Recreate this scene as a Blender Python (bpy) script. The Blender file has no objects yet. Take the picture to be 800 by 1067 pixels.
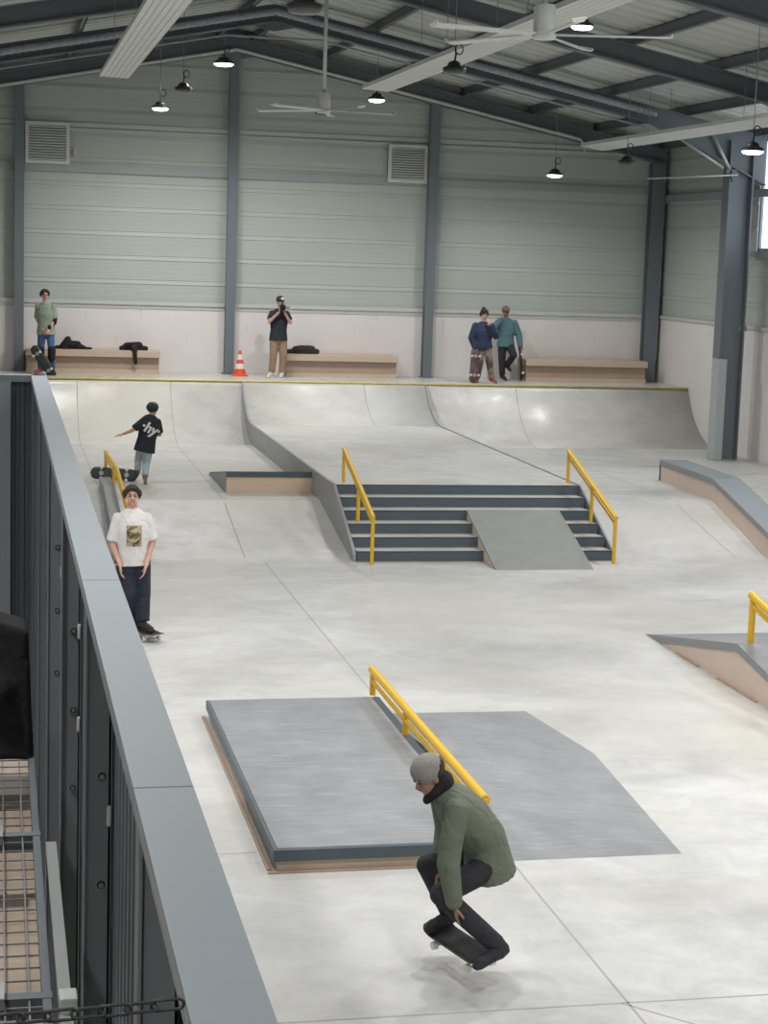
import bpy, math, random
from mathutils import Vector, Matrix
from mathutils.bvhtree import BVHTree
random.seed(7)
PI = math.pi
C = bpy.context.scene.collection
V = Vector

# ------------------------------------------------------------------ materials
def mat(name, col, rough=.6, metal=0., spec=.5, noise=0., nscale=6., bump=0., bscale=40., emit=None, estr=0., stretch=None, tint=None):
    m = bpy.data.materials.new(name); m.use_nodes = True
    nt = m.node_tree; b = nt.nodes['Principled BSDF']
    b.inputs['Base Color'].default_value = (*col, 1)
    b.inputs['Roughness'].default_value = rough
    b.inputs['Metallic'].default_value = metal
    b.inputs['Specular IOR Level'].default_value = spec
    tc = nt.nodes.new('ShaderNodeTexCoord'); src = tc.outputs['Object']
    if stretch:
        mp = nt.nodes.new('ShaderNodeMapping'); mp.inputs['Scale'].default_value = stretch
        nt.links.new(src, mp.inputs[0]); src = mp.outputs[0]
    if noise:
        n = nt.nodes.new('ShaderNodeTexNoise'); n.inputs['Scale'].default_value = nscale
        n.inputs['Detail'].default_value = 6; n.inputs['Roughness'].default_value = .62
        nt.links.new(src, n.inputs['Vector'])
        r = nt.nodes.new('ShaderNodeValToRGB')
        t = tint or (1, 1, 1)
        r.color_ramp.elements[0].position = .3; r.color_ramp.elements[1].position = .7
        r.color_ramp.elements[0].color = tuple(c * (1 - noise) * q for c, q in zip(col, t)) + (1,)
        r.color_ramp.elements[1].color = tuple(min(1, c * (1 + noise * .6)) for c in col) + (1,)
        nt.links.new(n.outputs[0], r.inputs[0]); nt.links.new(r.outputs[0], b.inputs['Base Color'])
    if bump:
        n2 = nt.nodes.new('ShaderNodeTexNoise'); n2.inputs['Scale'].default_value = bscale; n2.inputs['Detail'].default_value = 4
        nt.links.new(src, n2.inputs['Vector'])
        bp = nt.nodes.new('ShaderNodeBump'); bp.inputs['Strength'].default_value = bump; bp.inputs['Distance'].default_value = .02
        nt.links.new(n2.outputs[0], bp.inputs['Height']); nt.links.new(bp.outputs[0], b.inputs['Normal'])
    if emit:
        b.inputs['Emission Color'].default_value = (*emit, 1); b.inputs['Emission Strength'].default_value = estr
    return m

def concrete(name, a, b_, c_, rough=.42, bmp=.12):
    """troweled concrete: two cloud scales mixed with a yellowish stain, world-sized through object coordinates"""
    m = bpy.data.materials.new(name); m.use_nodes = True; nt = m.node_tree; L = nt.links
    b = nt.nodes['Principled BSDF']; tc = nt.nodes.new('ShaderNodeTexCoord')
    mp = nt.nodes.new('ShaderNodeMapping'); mp.inputs['Scale'].default_value = (.6, .8, 1.0); L.new(tc.outputs['Object'], mp.inputs[0])
    def nz(s, d, r): 
        n = nt.nodes.new('ShaderNodeTexNoise'); n.inputs['Scale'].default_value = s; n.inputs['Detail'].default_value = d
        n.inputs['Roughness'].default_value = r; n.inputs['Distortion'].default_value = .6; L.new(mp.outputs[0], n.inputs['Vector']); return n
    n1, n2, n3 = nz(.5, 7, .65), nz(3.2, 9, .74), nz(.25, 3, .5)
    def ramp(n, p0, c0, p1, c1):
        r = nt.nodes.new('ShaderNodeValToRGB'); e = r.color_ramp.elements
        e[0].position, e[1].position = p0, p1; e[0].color = (*c0, 1); e[1].color = (*c1, 1); L.new(n.outputs[0], r.inputs[0]); return r
    r1 = ramp(n1, .32, b_, .62, a)
    r2 = ramp(n2, .32, (.78, .78, .77), .62, (1, 1, 1))
    mx = nt.nodes.new('ShaderNodeMixRGB'); mx.blend_type = 'MULTIPLY'; mx.inputs[0].default_value = .8
    L.new(r1.outputs[0], mx.inputs[1]); L.new(r2.outputs[0], mx.inputs[2])
    r3 = ramp(n3, .44, (0, 0, 0), .64, (.75, .75, .75))
    m2 = nt.nodes.new('ShaderNodeMixRGB'); L.new(r3.outputs[0], m2.inputs[0]); L.new(mx.outputs[0], m2.inputs[1]); m2.inputs[2].default_value = (*c_, 1)
    L.new(m2.outputs[0], b.inputs['Base Color'])
    rr = ramp(n2, .3, (rough + .12,) * 3, .7, (rough - .08,) * 3); L.new(rr.outputs[0], b.inputs['Roughness'])
    bp = nt.nodes.new('ShaderNodeBump'); bp.inputs['Strength'].default_value = bmp; bp.inputs['Distance'].default_value = .02
    L.new(n2.outputs[0], bp.inputs['Height']); L.new(bp.outputs[0], b.inputs['Normal'])
    return m

M = {}
M['concrete'] = concrete('polished_concrete', (.61, .61, .60), (.405, .405, .40), (.485, .47, .42))
M['concrete_qp'] = concrete('ramp_concrete', (.70, .70, .68), (.55, .545, .515), (.51, .485, .40), .30, .3)
M['joint'] = mat('joint_filler', (.34, .34, .32), .8)
M['composite'] = mat('grey_ramp_sheet', (.235, .24, .258), .5, noise=.22, nscale=2.2, tint=(.97, .98, 1))
def scratched(name, col):
    m = mat(name, col, .5, noise=.2, nscale=2.2, tint=(.97, .98, 1)); nt = m.node_tree; b = nt.nodes['Principled BSDF']; L = nt.links
    old = b.inputs['Base Color'].links[0].from_socket; tc = nt.nodes.new('ShaderNodeTexCoord'); prev = old
    for rot, sc_, th in ((.6, (1.2, 22, 1), .60), (-.35, (1.5, 30, 1), .63), (1.3, (1.0, 26, 1), .64)):
        mp = nt.nodes.new('ShaderNodeMapping'); mp.inputs['Rotation'].default_value = (0, 0, rot); mp.inputs['Scale'].default_value = sc_; L.new(tc.outputs['Object'], mp.inputs[0])
        n = nt.nodes.new('ShaderNodeTexNoise'); n.inputs['Scale'].default_value = 2.2; n.inputs['Detail'].default_value = 3; L.new(mp.outputs[0], n.inputs['Vector'])
        r = nt.nodes.new('ShaderNodeValToRGB'); e = r.color_ramp.elements; e[0].position = th; e[1].position = th + .05; e[0].color = (0, 0, 0, 1); e[1].color = (.3, .3, .3, 1); L.new(n.outputs[0], r.inputs[0])
        mx = nt.nodes.new('ShaderNodeMixRGB'); L.new(r.outputs[0], mx.inputs[0]); L.new(prev, mx.inputs[1]); mx.inputs[2].default_value = (.42, .43, .44, 1); prev = mx.outputs[0]
    L.new(prev, b.inputs['Base Color']); return m
M['composite'] = scratched('grey_ramp_sheet', (.235, .24, .252))
M['composite2'] = mat('green_grey_ramp_sheet', (.225, .235, .225), .5, noise=.12, nscale=4)
M['steel_dark'] = mat('dark_blue_steel', (.075, .10, .12), .45)
M['steel_mid'] = mat('grey_steel_edge', (.22, .235, .245), .45)
M['ply'] = mat('birch_plywood', (.66, .50, .38), .6, noise=.07, nscale=3, stretch=(.4, 4, 4))
M['ply_floor'] = mat('weathered_plywood', (.44, .35, .26), .6, noise=.2, nscale=2)
M['side_grey'] = mat('grey_side_sheet', (.30, .31, .315), .5, noise=.15, nscale=3)
M['clad_trim'] = mat('sheeting_rail', (.34, .37, .37), .5)
M['clad_trim_l'] = mat('upper_sheeting_rail', (.50, .53, .50), .5)
M['ply_pink'] = mat('pale_plywood', (.62, .50, .42), .6, noise=.05, nscale=3)
M['yellow'] = mat('yellow_paint', (.70, .42, .015), .35)
M['coping'] = mat('yellow_coping', (.62, .52, .16), .4, noise=.2, nscale=3)
M['cladding'] = mat('grey_green_cladding', (.455, .495, .46), .5, noise=.03, nscale=.6)
M['white_wall'] = mat('white_painted_block', (.74, .705, .69), .75, noise=.05, nscale=.8, bump=.1, bscale=12)
M['white_trim'] = mat('pale_trim', (.55, .56, .54), .5)
M['frame'] = mat('blue_grey_frame_steel', (.15, .175, .20), .5)
M['frame_l'] = mat('pale_blue_grey_steel', (.27, .30, .325), .45)
M['rafter'] = mat('grey_roof_steel', (.13, .15, .165), .5)
M['deck'] = mat('white_roof_sheet', (.50, .52, .485), .5)
M['panel_white'] = mat('white_radiant_panel', (.66, .67, .65), .45)
M['fan_white'] = mat('white_fan_enamel', (.62, .63, .61), .4)
M['black'] = mat('black_plastic', (.015, .016, .018), .5)
M['lamp_on'] = mat('lit_lamp_lens', (1, 1, 1), .5, emit=(1, .985, .96), estr=9)
M['lamp_off'] = mat('unlit_lamp_lens', (.08, .085, .085), .3)
M['cable'] = mat('grey_cable', (.25, .26, .26), .6)
M['vent'] = mat('white_louvre', (.62, .63, .61), .45)
M['vent_dark'] = mat('louvre_shadow_gap', (.08, .085, .085), .8)
M['rail_cap'] = mat('slate_blue_powder_coat', (.215, .245, .27), .42, noise=.03, nscale=2)
M['rail_dark'] = mat('dark_slate_sheet', (.105, .125, .145), .5)
M['rail_post'] = mat('slate_post', (.19, .205, .215), .45)
M['zinc'] = mat('galvanised_steel', (.42, .43, .42), .4, metal=.4)
M['caulk'] = mat('white_sealant', (.6, .6, .57), .6)
M['bolt'] = mat('bolt_zinc', (.30, .31, .31), .35, metal=.6)
M['cloth_black'] = mat('black_cloth', (.012, .012, .014), .9, bump=.3, bscale=25)
M['bench'] = mat('bench_plywood', (.56, .44, .34), .55, noise=.05, nscale=2, stretch=(.3, 3, 3))
M['bench_d'] = mat('bench_panel', (.42, .31, .235), .6, noise=.04, nscale=2)
M['cone_o'] = mat('orange_cone', (.80, .09, .03), .5)
M['cone_w'] = mat('cone_white_band', (.75, .73, .70), .4)
M['window'] = mat('bright_window_pane', (.8, .85, .9), .2, emit=(.86, .92, 1.0), estr=2.0)
M['pad_l'] = mat('pale_column_padding', (.36, .40, .41), .5)
M['skin'] = mat('skin', (.52, .30, .22), .55)
M['skin_l'] = mat('fair_skin', (.58, .33, .26), .55)
M['skin_d'] = mat('tan_skin', (.30, .165, .115), .55)
M['hair'] = mat('dark_brown_hair', (.028, .018, .014), .7, bump=.4, bscale=60)
M['white_cloth'] = mat('white_cotton', (.70, .685, .67), .85, noise=.04, nscale=5)
M['navy_trouser'] = mat('dark_navy_cloth', (.018, .022, .038), .85)
M['charcoal'] = mat('charcoal_cloth', (.024, .024, .029), .85)
M['olive'] = mat('sage_green_fleece', (.135, .155, .115), .9, noise=.08, nscale=6)
M['grey_beanie'] = mat('grey_knit', (.27, .25, .235), .9, bump=.5, bscale=80)
M['green_tee'] = mat('pale_green_cotton', (.27, .32, .25), .85, noise=.05, nscale=6)
M['denim'] = mat('blue_denim', (.05, .13, .26), .8)
M['light_denim'] = mat('light_grey_denim', (.36, .43, .47), .8, noise=.1, nscale=8)
M['black_tee'] = mat('black_cotton', (.018, .021, .030), .85)
M['tan_trouser'] = mat('tan_cotton', (.30, .205, .135), .85)
M['navy'] = mat('navy_sweater', (.024, .038, .085), .85, noise=.3, nscale=5)
M['teal'] = mat('teal_fleece', (.085, .18, .205), .9, noise=.08, nscale=6)
M['red_shoe'] = mat('dark_red_shoe', (.25, .06, .05), .6)
M['pale_shoe'] = mat('cream_shoe', (.68, .62, .52), .6)
M['brown_cap'] = mat('brown_cap', (.20, .125, .095), .8)
M['eye'] = mat('dark_eye', (.03, .02, .02), .3)
M['lip'] = mat('lip', (.38, .13, .11), .5)
M['wheel'] = mat('urethane_wheel', (.72, .70, .62), .4)
M['truck'] = mat('cast_truck', (.45, .45, .45), .35, metal=.6)
M['grip'] = mat('grip_tape', (.02, .02, .021), .95)
M['deck_wine'] = mat('wine_red_deck', (.15, .09, .105), .45, noise=.5, nscale=9)
M['deck_green'] = mat('dark_green_deck', (.035, .042, .036), .45, noise=.4, nscale=7)
M['deck_brown'] = mat('dark_brown_deck', (.09, .05, .035), .5)
M['lens'] = mat('glass_lens', (.01, .01, .015), .1)
M['camo'] = mat('brown_patched_trouser', (.15, .105, .08), .85)
def two_tone(name, a, b_, scale, thr=.5):
    m = bpy.data.materials.new(name); m.use_nodes = True; nt = m.node_tree; b = nt.nodes['Principled BSDF']
    b.inputs['Roughness'].default_value = .85
    tc = nt.nodes.new('ShaderNodeTexCoord'); n = nt.nodes.new('ShaderNodeTexNoise'); n.inputs['Scale'].default_value = scale; n.inputs['Detail'].default_value = 1
    r = nt.nodes.new('ShaderNodeValToRGB'); e = r.color_ramp.elements; e[0].position = thr - .03; e[1].position = thr + .03
    e[0].color = (*a, 1); e[1].color = (*b_, 1)
    nt.links.new(tc.outputs['Object'], n.inputs['Vector']); nt.links.new(n.outputs[0], r.inputs[0]); nt.links.new(r.outputs[0], b.inputs['Base Color'])
    return m
for k_ in ('white_cloth', 'navy_trouser', 'charcoal', 'olive', 'green_tee', 'denim', 'light_denim', 'black_tee', 'tan_trouser', 'navy', 'teal'):
    nt_ = M[k_].node_tree; tc_ = nt_.nodes.new('ShaderNodeTexCoord'); w_ = nt_.nodes.new('ShaderNodeTexNoise'); w_.inputs['Scale'].default_value = 7; w_.inputs['Detail'].default_value = 2.5; w_.inputs['Distortion'].default_value = 1.2
    b_ = nt_.nodes.new('ShaderNodeBump'); b_.inputs['Strength'].default_value = .55; b_.inputs['Distance'].default_value = .06
    nt_.links.new(tc_.outputs['Object'], w_.inputs['Vector']); nt_.links.new(w_.outputs[0], b_.inputs['Height']); nt_.links.new(b_.outputs[0], nt_.nodes['Principled BSDF'].inputs['Normal'])
M['camo'] = two_tone('brown_cream_patched_cloth', (.09, .065, .05), (.27, .22, .18), 3.5, .52)
M['print'] = two_tone('gold_and_black_print', (.07, .065, .045), (.42, .34, .18), 22, .48)

def print_mat():
    m = bpy.data.materials.new('gold_and_black_print'); m.use_nodes = True; nt = m.node_tree; b = nt.nodes['Principled BSDF']; b.inputs['Roughness'].default_value = .8
    tc = nt.nodes.new('ShaderNodeTexCoord'); n = nt.nodes.new('ShaderNodeTexNoise'); n.inputs['Scale'].default_value = 13; n.inputs['Detail'].default_value = 2; n.inputs['Distortion'].default_value = 1.5
    r = nt.nodes.new('ShaderNodeValToRGB'); e = r.color_ramp.elements
    e[0].position = .36; e[0].color = (.045, .045, .035, 1); e[1].position = .68; e[1].color = (.50, .44, .31, 1)
    q = e.new(.50); q.color = (.30, .23, .10, 1)
    nt.links.new(tc.outputs['Object'], n.inputs['Vector']); nt.links.new(n.outputs[0], r.inputs[0]); nt.links.new(r.outputs[0], b.inputs['Base Color'])
    return m
M['print'] = print_mat()

# ------------------------------------------------------------------ mesh helpers
class MB:
    def __init__(s): s.v = []; s.f = []; s.mi = []; s.m = 0; s.smooth = False
    def add(s, vs, fs):
        o = len(s.v); s.v += [V(p) for p in vs]
        for f in fs: s.f.append([o + i for i in f]); s.mi.append(s.m)
        return s
    def box(s, x0, x1, y0, y1, z0, z1):
        x0, x1 = min(x0, x1), max(x0, x1); y0, y1 = min(y0, y1), max(y0, y1); z0, z1 = min(z0, z1), max(z0, z1)
        return s.add([(x0,y0,z0),(x1,y0,z0),(x1,y1,z0),(x0,y1,z0),(x0,y0,z1),(x1,y0,z1),(x1,y1,z1),(x0,y1,z1)],
              [(0,3,2,1),(4,5,6,7),(0,1,5,4),(1,2,6,5),(2,3,7,6),(3,0,4,7)])
    def prism(s, poly, x0, x1, axis='X'):
        """poly: 2-D outline, extruded along axis (X: (y,z); Y: (x,z); Z: (x,y))"""
        n = len(poly)
        def P(a, p): return {'X': (a, p[0], p[1]), 'Y': (p[0], a, p[1]), 'Z': (p[0], p[1], a)}[axis]
        vs = [P(x0, p) for p in poly] + [P(x1, p) for p in poly]
        return s.add(vs, [tuple(range(n))[::-1], tuple(range(n, 2*n))] + [(i, (i+1) % n, n + (i+1) % n, n + i) for i in range(n)])
    def hexa(s, a, b):
        """a: four bottom corners, b: four top corners"""
        return s.add(list(a) + list(b), [(3,2,1,0),(4,5,6,7),(0,1,5,4),(1,2,6,5),(2,3,7,6),(3,0,4,7)])
    def tube(s, pts, r, n=10, cap=True, r2=None):
        pts = [V(p) for p in pts]; rings = []
        prev = None
        for i, p in enumerate(pts):
            d = (pts[min(i+1, len(pts)-1)] - pts[max(i-1, 0)]).normalized()
            if prev is None:
                u = d.cross(V((0,0,1)))
                if u.length < .05: u = d.cross(V((1,0,0)))
            else: u = prev - d * prev.dot(d)
            u.normalize(); prev = u; w = d.cross(u)
            rr = r if r2 is None else r + (r2 - r) * i / (len(pts)-1)
            rings.append([p + rr * (math.cos(2*PI*k/n) * u + math.sin(2*PI*k/n) * w) for k in range(n)])
        vs = [q for R in rings for q in R]; fs = []
        for i in range(len(rings)-1):
            for k in range(n): fs.append((i*n+k, i*n+(k+1) % n, (i+1)*n+(k+1) % n, (i+1)*n+k))
        if cap: fs += [tuple(range(n))[::-1], tuple(range((len(rings)-1)*n, len(rings)*n))]
        return s.add(vs, fs)
    def lathe(s, prof, c=(0,0,0), n=24):
        vs = []; fs = []
        for (r, z) in prof: vs += [(c[0] + r*math.cos(2*PI*k/n), c[1] + r*math.sin(2*PI*k/n), c[2] + z) for k in range(n)]
        for i in range(len(prof)-1):
            for k in range(n): fs.append((i*n+k, i*n+(k+1) % n, (i+1)*n+(k+1) % n, (i+1)*n+k))
        fs += [tuple(range(n))[::-1], tuple(range((len(prof)-1)*n, len(prof)*n))]
        return s.add(vs, fs)
    def loft(s, secs, n=16):
        vs = []; fs = []
        for (c, u, w) in secs: vs += [V(c) + math.cos(2*PI*k/n) * V(u) + math.sin(2*PI*k/n) * V(w) for k in range(n)]
        for i in range(len(secs)-1):
            for k in range(n): fs.append((i*n+k, i*n+(k+1) % n, (i+1)*n+(k+1) % n, (i+1)*n+k))
        fs += [tuple(range(n))[::-1], tuple(range((len(secs)-1)*n, len(secs)*n))]
        return s.add(vs, fs)
    def ell(s, c, ax, ay, az, n=16, m=10):
        """ellipsoid from three semi-axis vectors"""
        c, ax, ay, az = V(c), V(ax), V(ay), V(az); secs = []
        for i in range(m+1):
            t = -PI/2 + PI * i / m; t = max(-PI/2+.12, min(PI/2-.12, t))
            secs.append((c + math.sin(t) * az, math.cos(t) * ax, math.cos(t) * ay))
        return s.loft(secs, n)
    def cap(s, p0, p1, r0, r1, n=12, flat=1., fdir=None):
        """tapered capsule with round ends"""
        p0, p1 = V(p0), V(p1); d = p1 - p0
        if d.length < 1e-5: d = V((0,0,.001))
        d.normalize(); u = d.cross(V((0,0,1)) if abs(d.z) < .9 else V((1,0,0)))
        if fdir is not None:
            u = V(fdir) - d * V(fdir).dot(d)
        u.normalize(); w = d.cross(u); secs = []
        for t in (-80, -50, -22): a = math.radians(t); secs.append((p0 + d * r0 * math.sin(a), u * r0 * math.cos(a) * flat, w * r0 * math.cos(a)))
        secs += [(p0, u*r0*flat, w*r0), ((p0+p1)/2, u*(r0+r1)/2*flat, w*(r0+r1)/2), (p1, u*r1*flat, w*r1)]
        for t in (22, 50, 80): a = math.radians(t); secs.append((p1 + d * r1 * math.sin(a), u * r1 * math.cos(a) * flat, w * r1 * math.cos(a)))
        return s.loft(secs, n)
    def cone(s, p0, p1, r0, r1, n=14, flat=1., fdir=None):
        """tapered limb of cloth with flat ends"""
        p0, p1 = V(p0), V(p1); d = (p1 - p0).normalized()
        u = V(fdir) - d * V(fdir).dot(d) if fdir is not None else d.cross(V((0,0,1)) if abs(d.z) < .9 else V((1,0,0)))
        u.normalize(); w = d.cross(u)
        return s.loft([(p0, u*r0*flat, w*r0), (p1, u*r1*flat, w*r1)], n)
    def mesh(s, name, mats):
        me = bpy.data.meshes.new(name); me.from_pydata([tuple(p) for p in s.v], [], s.f); me.update()
        for q in mats: me.materials.append(q)
        if len(mats) > 1: me.polygons.foreach_set('material_index', s.mi)
        import bmesh
        b = bmesh.new(); b.from_mesh(me); bmesh.ops.recalc_face_normals(b, faces=b.faces); b.to_mesh(me); b.free()
        return me
    def build(s, name, m, parent=None, smooth=False, bevel=0):
        ms = m if isinstance(m, (list, tuple)) else [m]; ms = [M[q] if isinstance(q, str) else q for q in ms]
        me = s.mesh(name, ms)
        o = bpy.data.objects.new(name, me); C.objects.link(o)
        if parent: o.parent = parent
        if smooth: me.polygons.foreach_set('use_smooth', [True] * len(me.polygons)); 
        if smooth == 'auto':
            import bmesh
            b = bmesh.new(); b.from_mesh(me)
            for e in b.edges:
                if len(e.link_faces) == 2 and e.calc_face_angle(0) > .6: e.smooth = False
            b.to_mesh(me); b.free()
        if bevel:
            bv = o.modifiers.new('bevel', 'BEVEL'); bv.width = bevel; bv.segments = 2; bv.limit_method = 'ANGLE'; bv.angle_limit = .6
        return o

def voxel(s, name, m, parent, vox, smooth=4, loc=None):
    """overlapping closed shapes grown into one continuous skin"""
    me = s.mesh(name, [M[m] if isinstance(m, str) else m])
    o = bpy.data.objects.new('tmp', me); C.objects.link(o)
    r = o.modifiers.new('r', 'REMESH'); r.mode = 'VOXEL'; r.voxel_size = vox; r.use_smooth_shade = True
    if smooth: q = o.modifiers.new('s', 'SMOOTH'); q.iterations = smooth; q.factor = .5
    dg = bpy.context.evaluated_depsgraph_get(); dg.update()
    m2 = bpy.data.meshes.new_from_object(o.evaluated_get(dg)); m2.name = name
    mm = me.materials[0]
    bpy.data.objects.remove(o)
    if not m2.materials: m2.materials.append(mm)
    m2.polygons.foreach_set('use_smooth', [True] * len(m2.polygons))
    o = bpy.data.objects.new(name, m2); C.objects.link(o)
    if parent: o.parent = parent
    return o

def tag(o, label=None, cat=None, group=None, kind=None):
    if label: o['label'] = label
    if cat: o['category'] = cat
    if group: o['group'] = group
    if kind: o['kind'] = kind
    return o
def thing(name, label, cat, loc=(0,0,0), rz=0, group=None):
    o = bpy.data.objects.new(name, None); C.objects.link(o); o.location = loc; o.rotation_euler = (0,0,rz); o.empty_display_size = .2
    return tag(o, label, cat, group)
def struct(o): o['kind'] = 'structure'; return o
def copy_tree(o, parent=None):
    c = o.copy(); C.objects.link(c)
    if parent: c.parent = parent
    for ch in [q for q in o.children]: copy_tree(ch, c)
    return c

# ------------------------------------------------------------------ camera (real lens, on the mezzanine)
F, YAW, PIT, ROL = 1877.98, .213784, .143856, .0327625
cy, sy, cp, sp, cr, sr = math.cos(YAW), math.sin(YAW), math.cos(PIT), math.sin(PIT), math.cos(ROL), math.sin(ROL)
fw = V((sy*cp, cy*cp, -sp)); rt = V((cy, -sy, 0)); up = rt.cross(fw)
r2 = cr*rt + sr*up; u2 = -sr*rt + cr*up
cam = bpy.data.cameras.new('camera'); co = bpy.data.objects.new('camera', cam); C.objects.link(co)
mw = Matrix((r2, u2, -fw)).transposed().to_4x4(); mw.translation = (0, 0, 4.5); co.matrix_world = mw
cam.sensor_fit = 'HORIZONTAL'; cam.sensor_width = 36; cam.lens = F / 800 * 36; cam.clip_start = .05; cam.clip_end = 200
bpy.context.scene.camera = co

# ------------------------------------------------------------------ hall shell
XL, XR, YB, YF = -5.05, 15.15, 40.2, -6.0
XA = 5.06                                    # ridge
DK = 1.67                                    # top deck height
LN = .5                                      # outer lanes
MD = .9                                      # raised middle
def zu(x): return 8.66 - .2 * abs(x - XA)    # rafter underside
def zp(x): return 8.99 - .2 * abs(x - XA)    # purlin underside
def zr(x): return 9.19 - .2 * abs(x - XA)    # roof sheet

# low floor with cut joints
mb = MB(); mb.box(XL, XR, YF, 26.0, -.3, 0)
mb.m = 1
for (x0, x1, y0, y1) in [(3.77, 3.785, YF, 25.4), (XL, XR, 9.9, 9.915), (XL, 1.9, 12.9, 12.912), (.4, 3.77, 4.2, 4.21)]:
    mb.box(x0, x1, y0, y1, -.01, .0015)
mb.hexa([(3.73, 9.9, -.01), (3.74, 9.91, -.01), (4.9, 8.7, -.01), (4.89, 8.69, -.01)], [(3.73, 9.9, .0015), (3.74, 9.91, .0015), (4.9, 8.7, .0015), (4.89, 8.69, .0015)])
struct(mb.build('floor', ['concrete', 'joint']))

# cladding profile: ribbed sheet, real relief
def ribs(z0, z1):
    pts = []; z = z0; k = 0
    while z < z1 - 1e-6:
        h = min(.52, z1 - z)
        pts += [(0, z)]
        for q in (.2, .4, .6): pts += [(0, z + h*q), (.003, z + h*(q+.01)), (.003, z + h*(q+.025)), (0, z + h*(q+.035))]
        pts += [(0, z + h*.80), (-.018, z + h*.815), (-.001, z + h*.965), (.010, z + h*.97)]
        z += h; k += 1
    return pts
def clad_wall(name, x0, x1, y, z0, topf, flip=1):
    """ribbed cladding on a gable: cut to the roof slope"""
    mb = MB(); R = ribs(z0, 9.1)
    def xs(z):      # span of wall under the roof at height z
        h = topf - z
        if h <= 0: return None
        a = max(x0, XA - h/.2); b = min(x1, XA + h/.2)
        return (a, b) if b > a else None
    for (a, b) in zip(R[:-1], R[1:]):
        s0, s1 = xs(a[1]), xs(b[1])
        if not s0 or not s1: continue
        mb.add([(s0[0], y + flip*a[0], a[1]), (s0[1], y + flip*a[0], a[1]), (s1[1], y + flip*b[0], b[1]), (s1[0], y + flip*b[0], b[1])], [(0,1,2,3)])
    # backing so the wall has thickness
    mb.add([(x0, y+flip*.12, z0), (x1, y+flip*.12, z0), (x1, y+flip*.12, topf - .2*abs(x1-XA)), (XA, y+flip*.12, topf), (x0, y+flip*.12, topf - .2*abs(x0-XA))], [(0,1,2,3,4)])
    return mb
def side_clad(x, y0, y1, z0, z1, flip=1, skip=None):
    mb = MB(); R = ribs(z0, z1)
    for (a, b) in zip(R[:-1], R[1:]):
        spans = [(y0, y1)]
        if skip and skip[2] < (a[1]+b[1])/2 < skip[3]: spans = [(y0, skip[0]), (skip[1], y1)]
        for (p, q) in spans:
            mb.add([(x + flip*a[0], p, a[1]), (x + flip*a[0], q, a[1]), (x + flip*b[0], q, b[1]), (x + flip*b[0], p, b[1])], [(0,1,2,3)])
    return mb
ZJ = 3.18
wb = clad_wall('wall_back', XL, XR, YB, ZJ, 9.25); struct(wb.build('wall_back', 'cladding'))
WY0, WY1, WZ0, WZ1 = 29.6, 34.8, 4.74, 7.0
wr = side_clad(XR, YF, YB, ZJ, 7.25, 1, (WY0, WY1, WZ0, WZ1))
wr.add([(XR+.3, YF, ZJ), (XR+.3, YB, ZJ), (XR+.3, YB, WZ0), (XR+.3, YF, WZ0)], [(0,1,2,3)])
struct(wr.build('wall_right', 'cladding'))
wl = side_clad(XL, YF, YB, ZJ, 7.25, -1); struct(wl.build('wall_left', 'cladding'))
wf = clad_wall('wall_front', XL, XR, YF, 0, 9.25, -1); struct(wf.build('wall_front', 'cladding'))
# white block plinth walls
mb = MB().box(XL, XR, YB-.03, YB+.15, 0, ZJ)
mb.m = 1
for i in range(7):                    # faint block courses
    z = DK + .2 + .2*i
for (x, z) in [(1.9, 2.75), (2.55, 2.3), (3.1, 2.9), (5.45, 2.6), (5.75, 2.35), (7.9, 2.6), (8.4, 2.9), (9.95, 2.7), (12.4, 2.75), (13.6, 2.5), (14.2, 2.9), (4.1, 2.35)]:
    mb.box(x, x+.012, YB-.0305, YB-.02, z, z+.2)
struct(mb.build('wall_back_plinth', ['white_wall', 'white_trim']))
struct(MB().box(XR-.03, XR+.3, YF, YB, 0, ZJ).build('wall_right_plinth', 'white_wall'))
struct(MB().box(XL-.15, XL+.03, YF, YB, 0, ZJ).build('wall_left_plinth', 'white_wall'))
# ledge on top of the block wall
mb = MB(); mb.box(XL, XR-.05, YB-.07, YB-.03, ZJ-.03, ZJ+.05)
struct(mb.build('trim_1', 'white_trim'))
struct(MB().box(XL, XR-.05, YB-.045, YB-.03, ZJ-.12, ZJ-.07).build('trim_2', 'clad_trim_l'))
struct(MB().box(XR-.07, XR-.03, YF, YB-.08, ZJ-.03, ZJ+.04).build('trim_3', 'white_trim'))
# horizontal sheeting rails
struct(MB().box(XL, XR-.3, YB-.07, YB+.01, 5.97, 6.13).build('trim_4', 'clad_trim'))
mb = MB().box(XL, XR-.3, YB-.035, YB+.01, 6.93, 7.02); mb.box(XL, XR-.3, YB-.05, YB+.01, 6.86, 6.90)
struct(mb.build('trim_5', 'clad_trim_l'))
struct(MB().box(XR-.10, XR, YF, YB-.1, 5.82, 5.98).build('trim_6', 'frame_l'))
# roof: corrugated liner, ribs running down each slope
mb = MB(); y = YF
while y < YB + .1:
    prof = [(y, 0), (y+.3, 0), (y+.34, .06), (y+.46, .06), (y+.5, 0)]
    for (a, b) in zip(prof[:-1], prof[1:]):
        for (x0, x1) in ((XL, XA), (XA, XR)):
            mb.add([(x0, a[0], zr(x0)+a[1]), (x1, a[0], zr(x1)+a[1]), (x1, b[0], zr(x1)+b[1]), (x0, b[0], zr(x0)+b[1])], [(0,1,2,3)])
    y += .5
struct(mb.build('ceiling', 'deck'))
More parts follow.
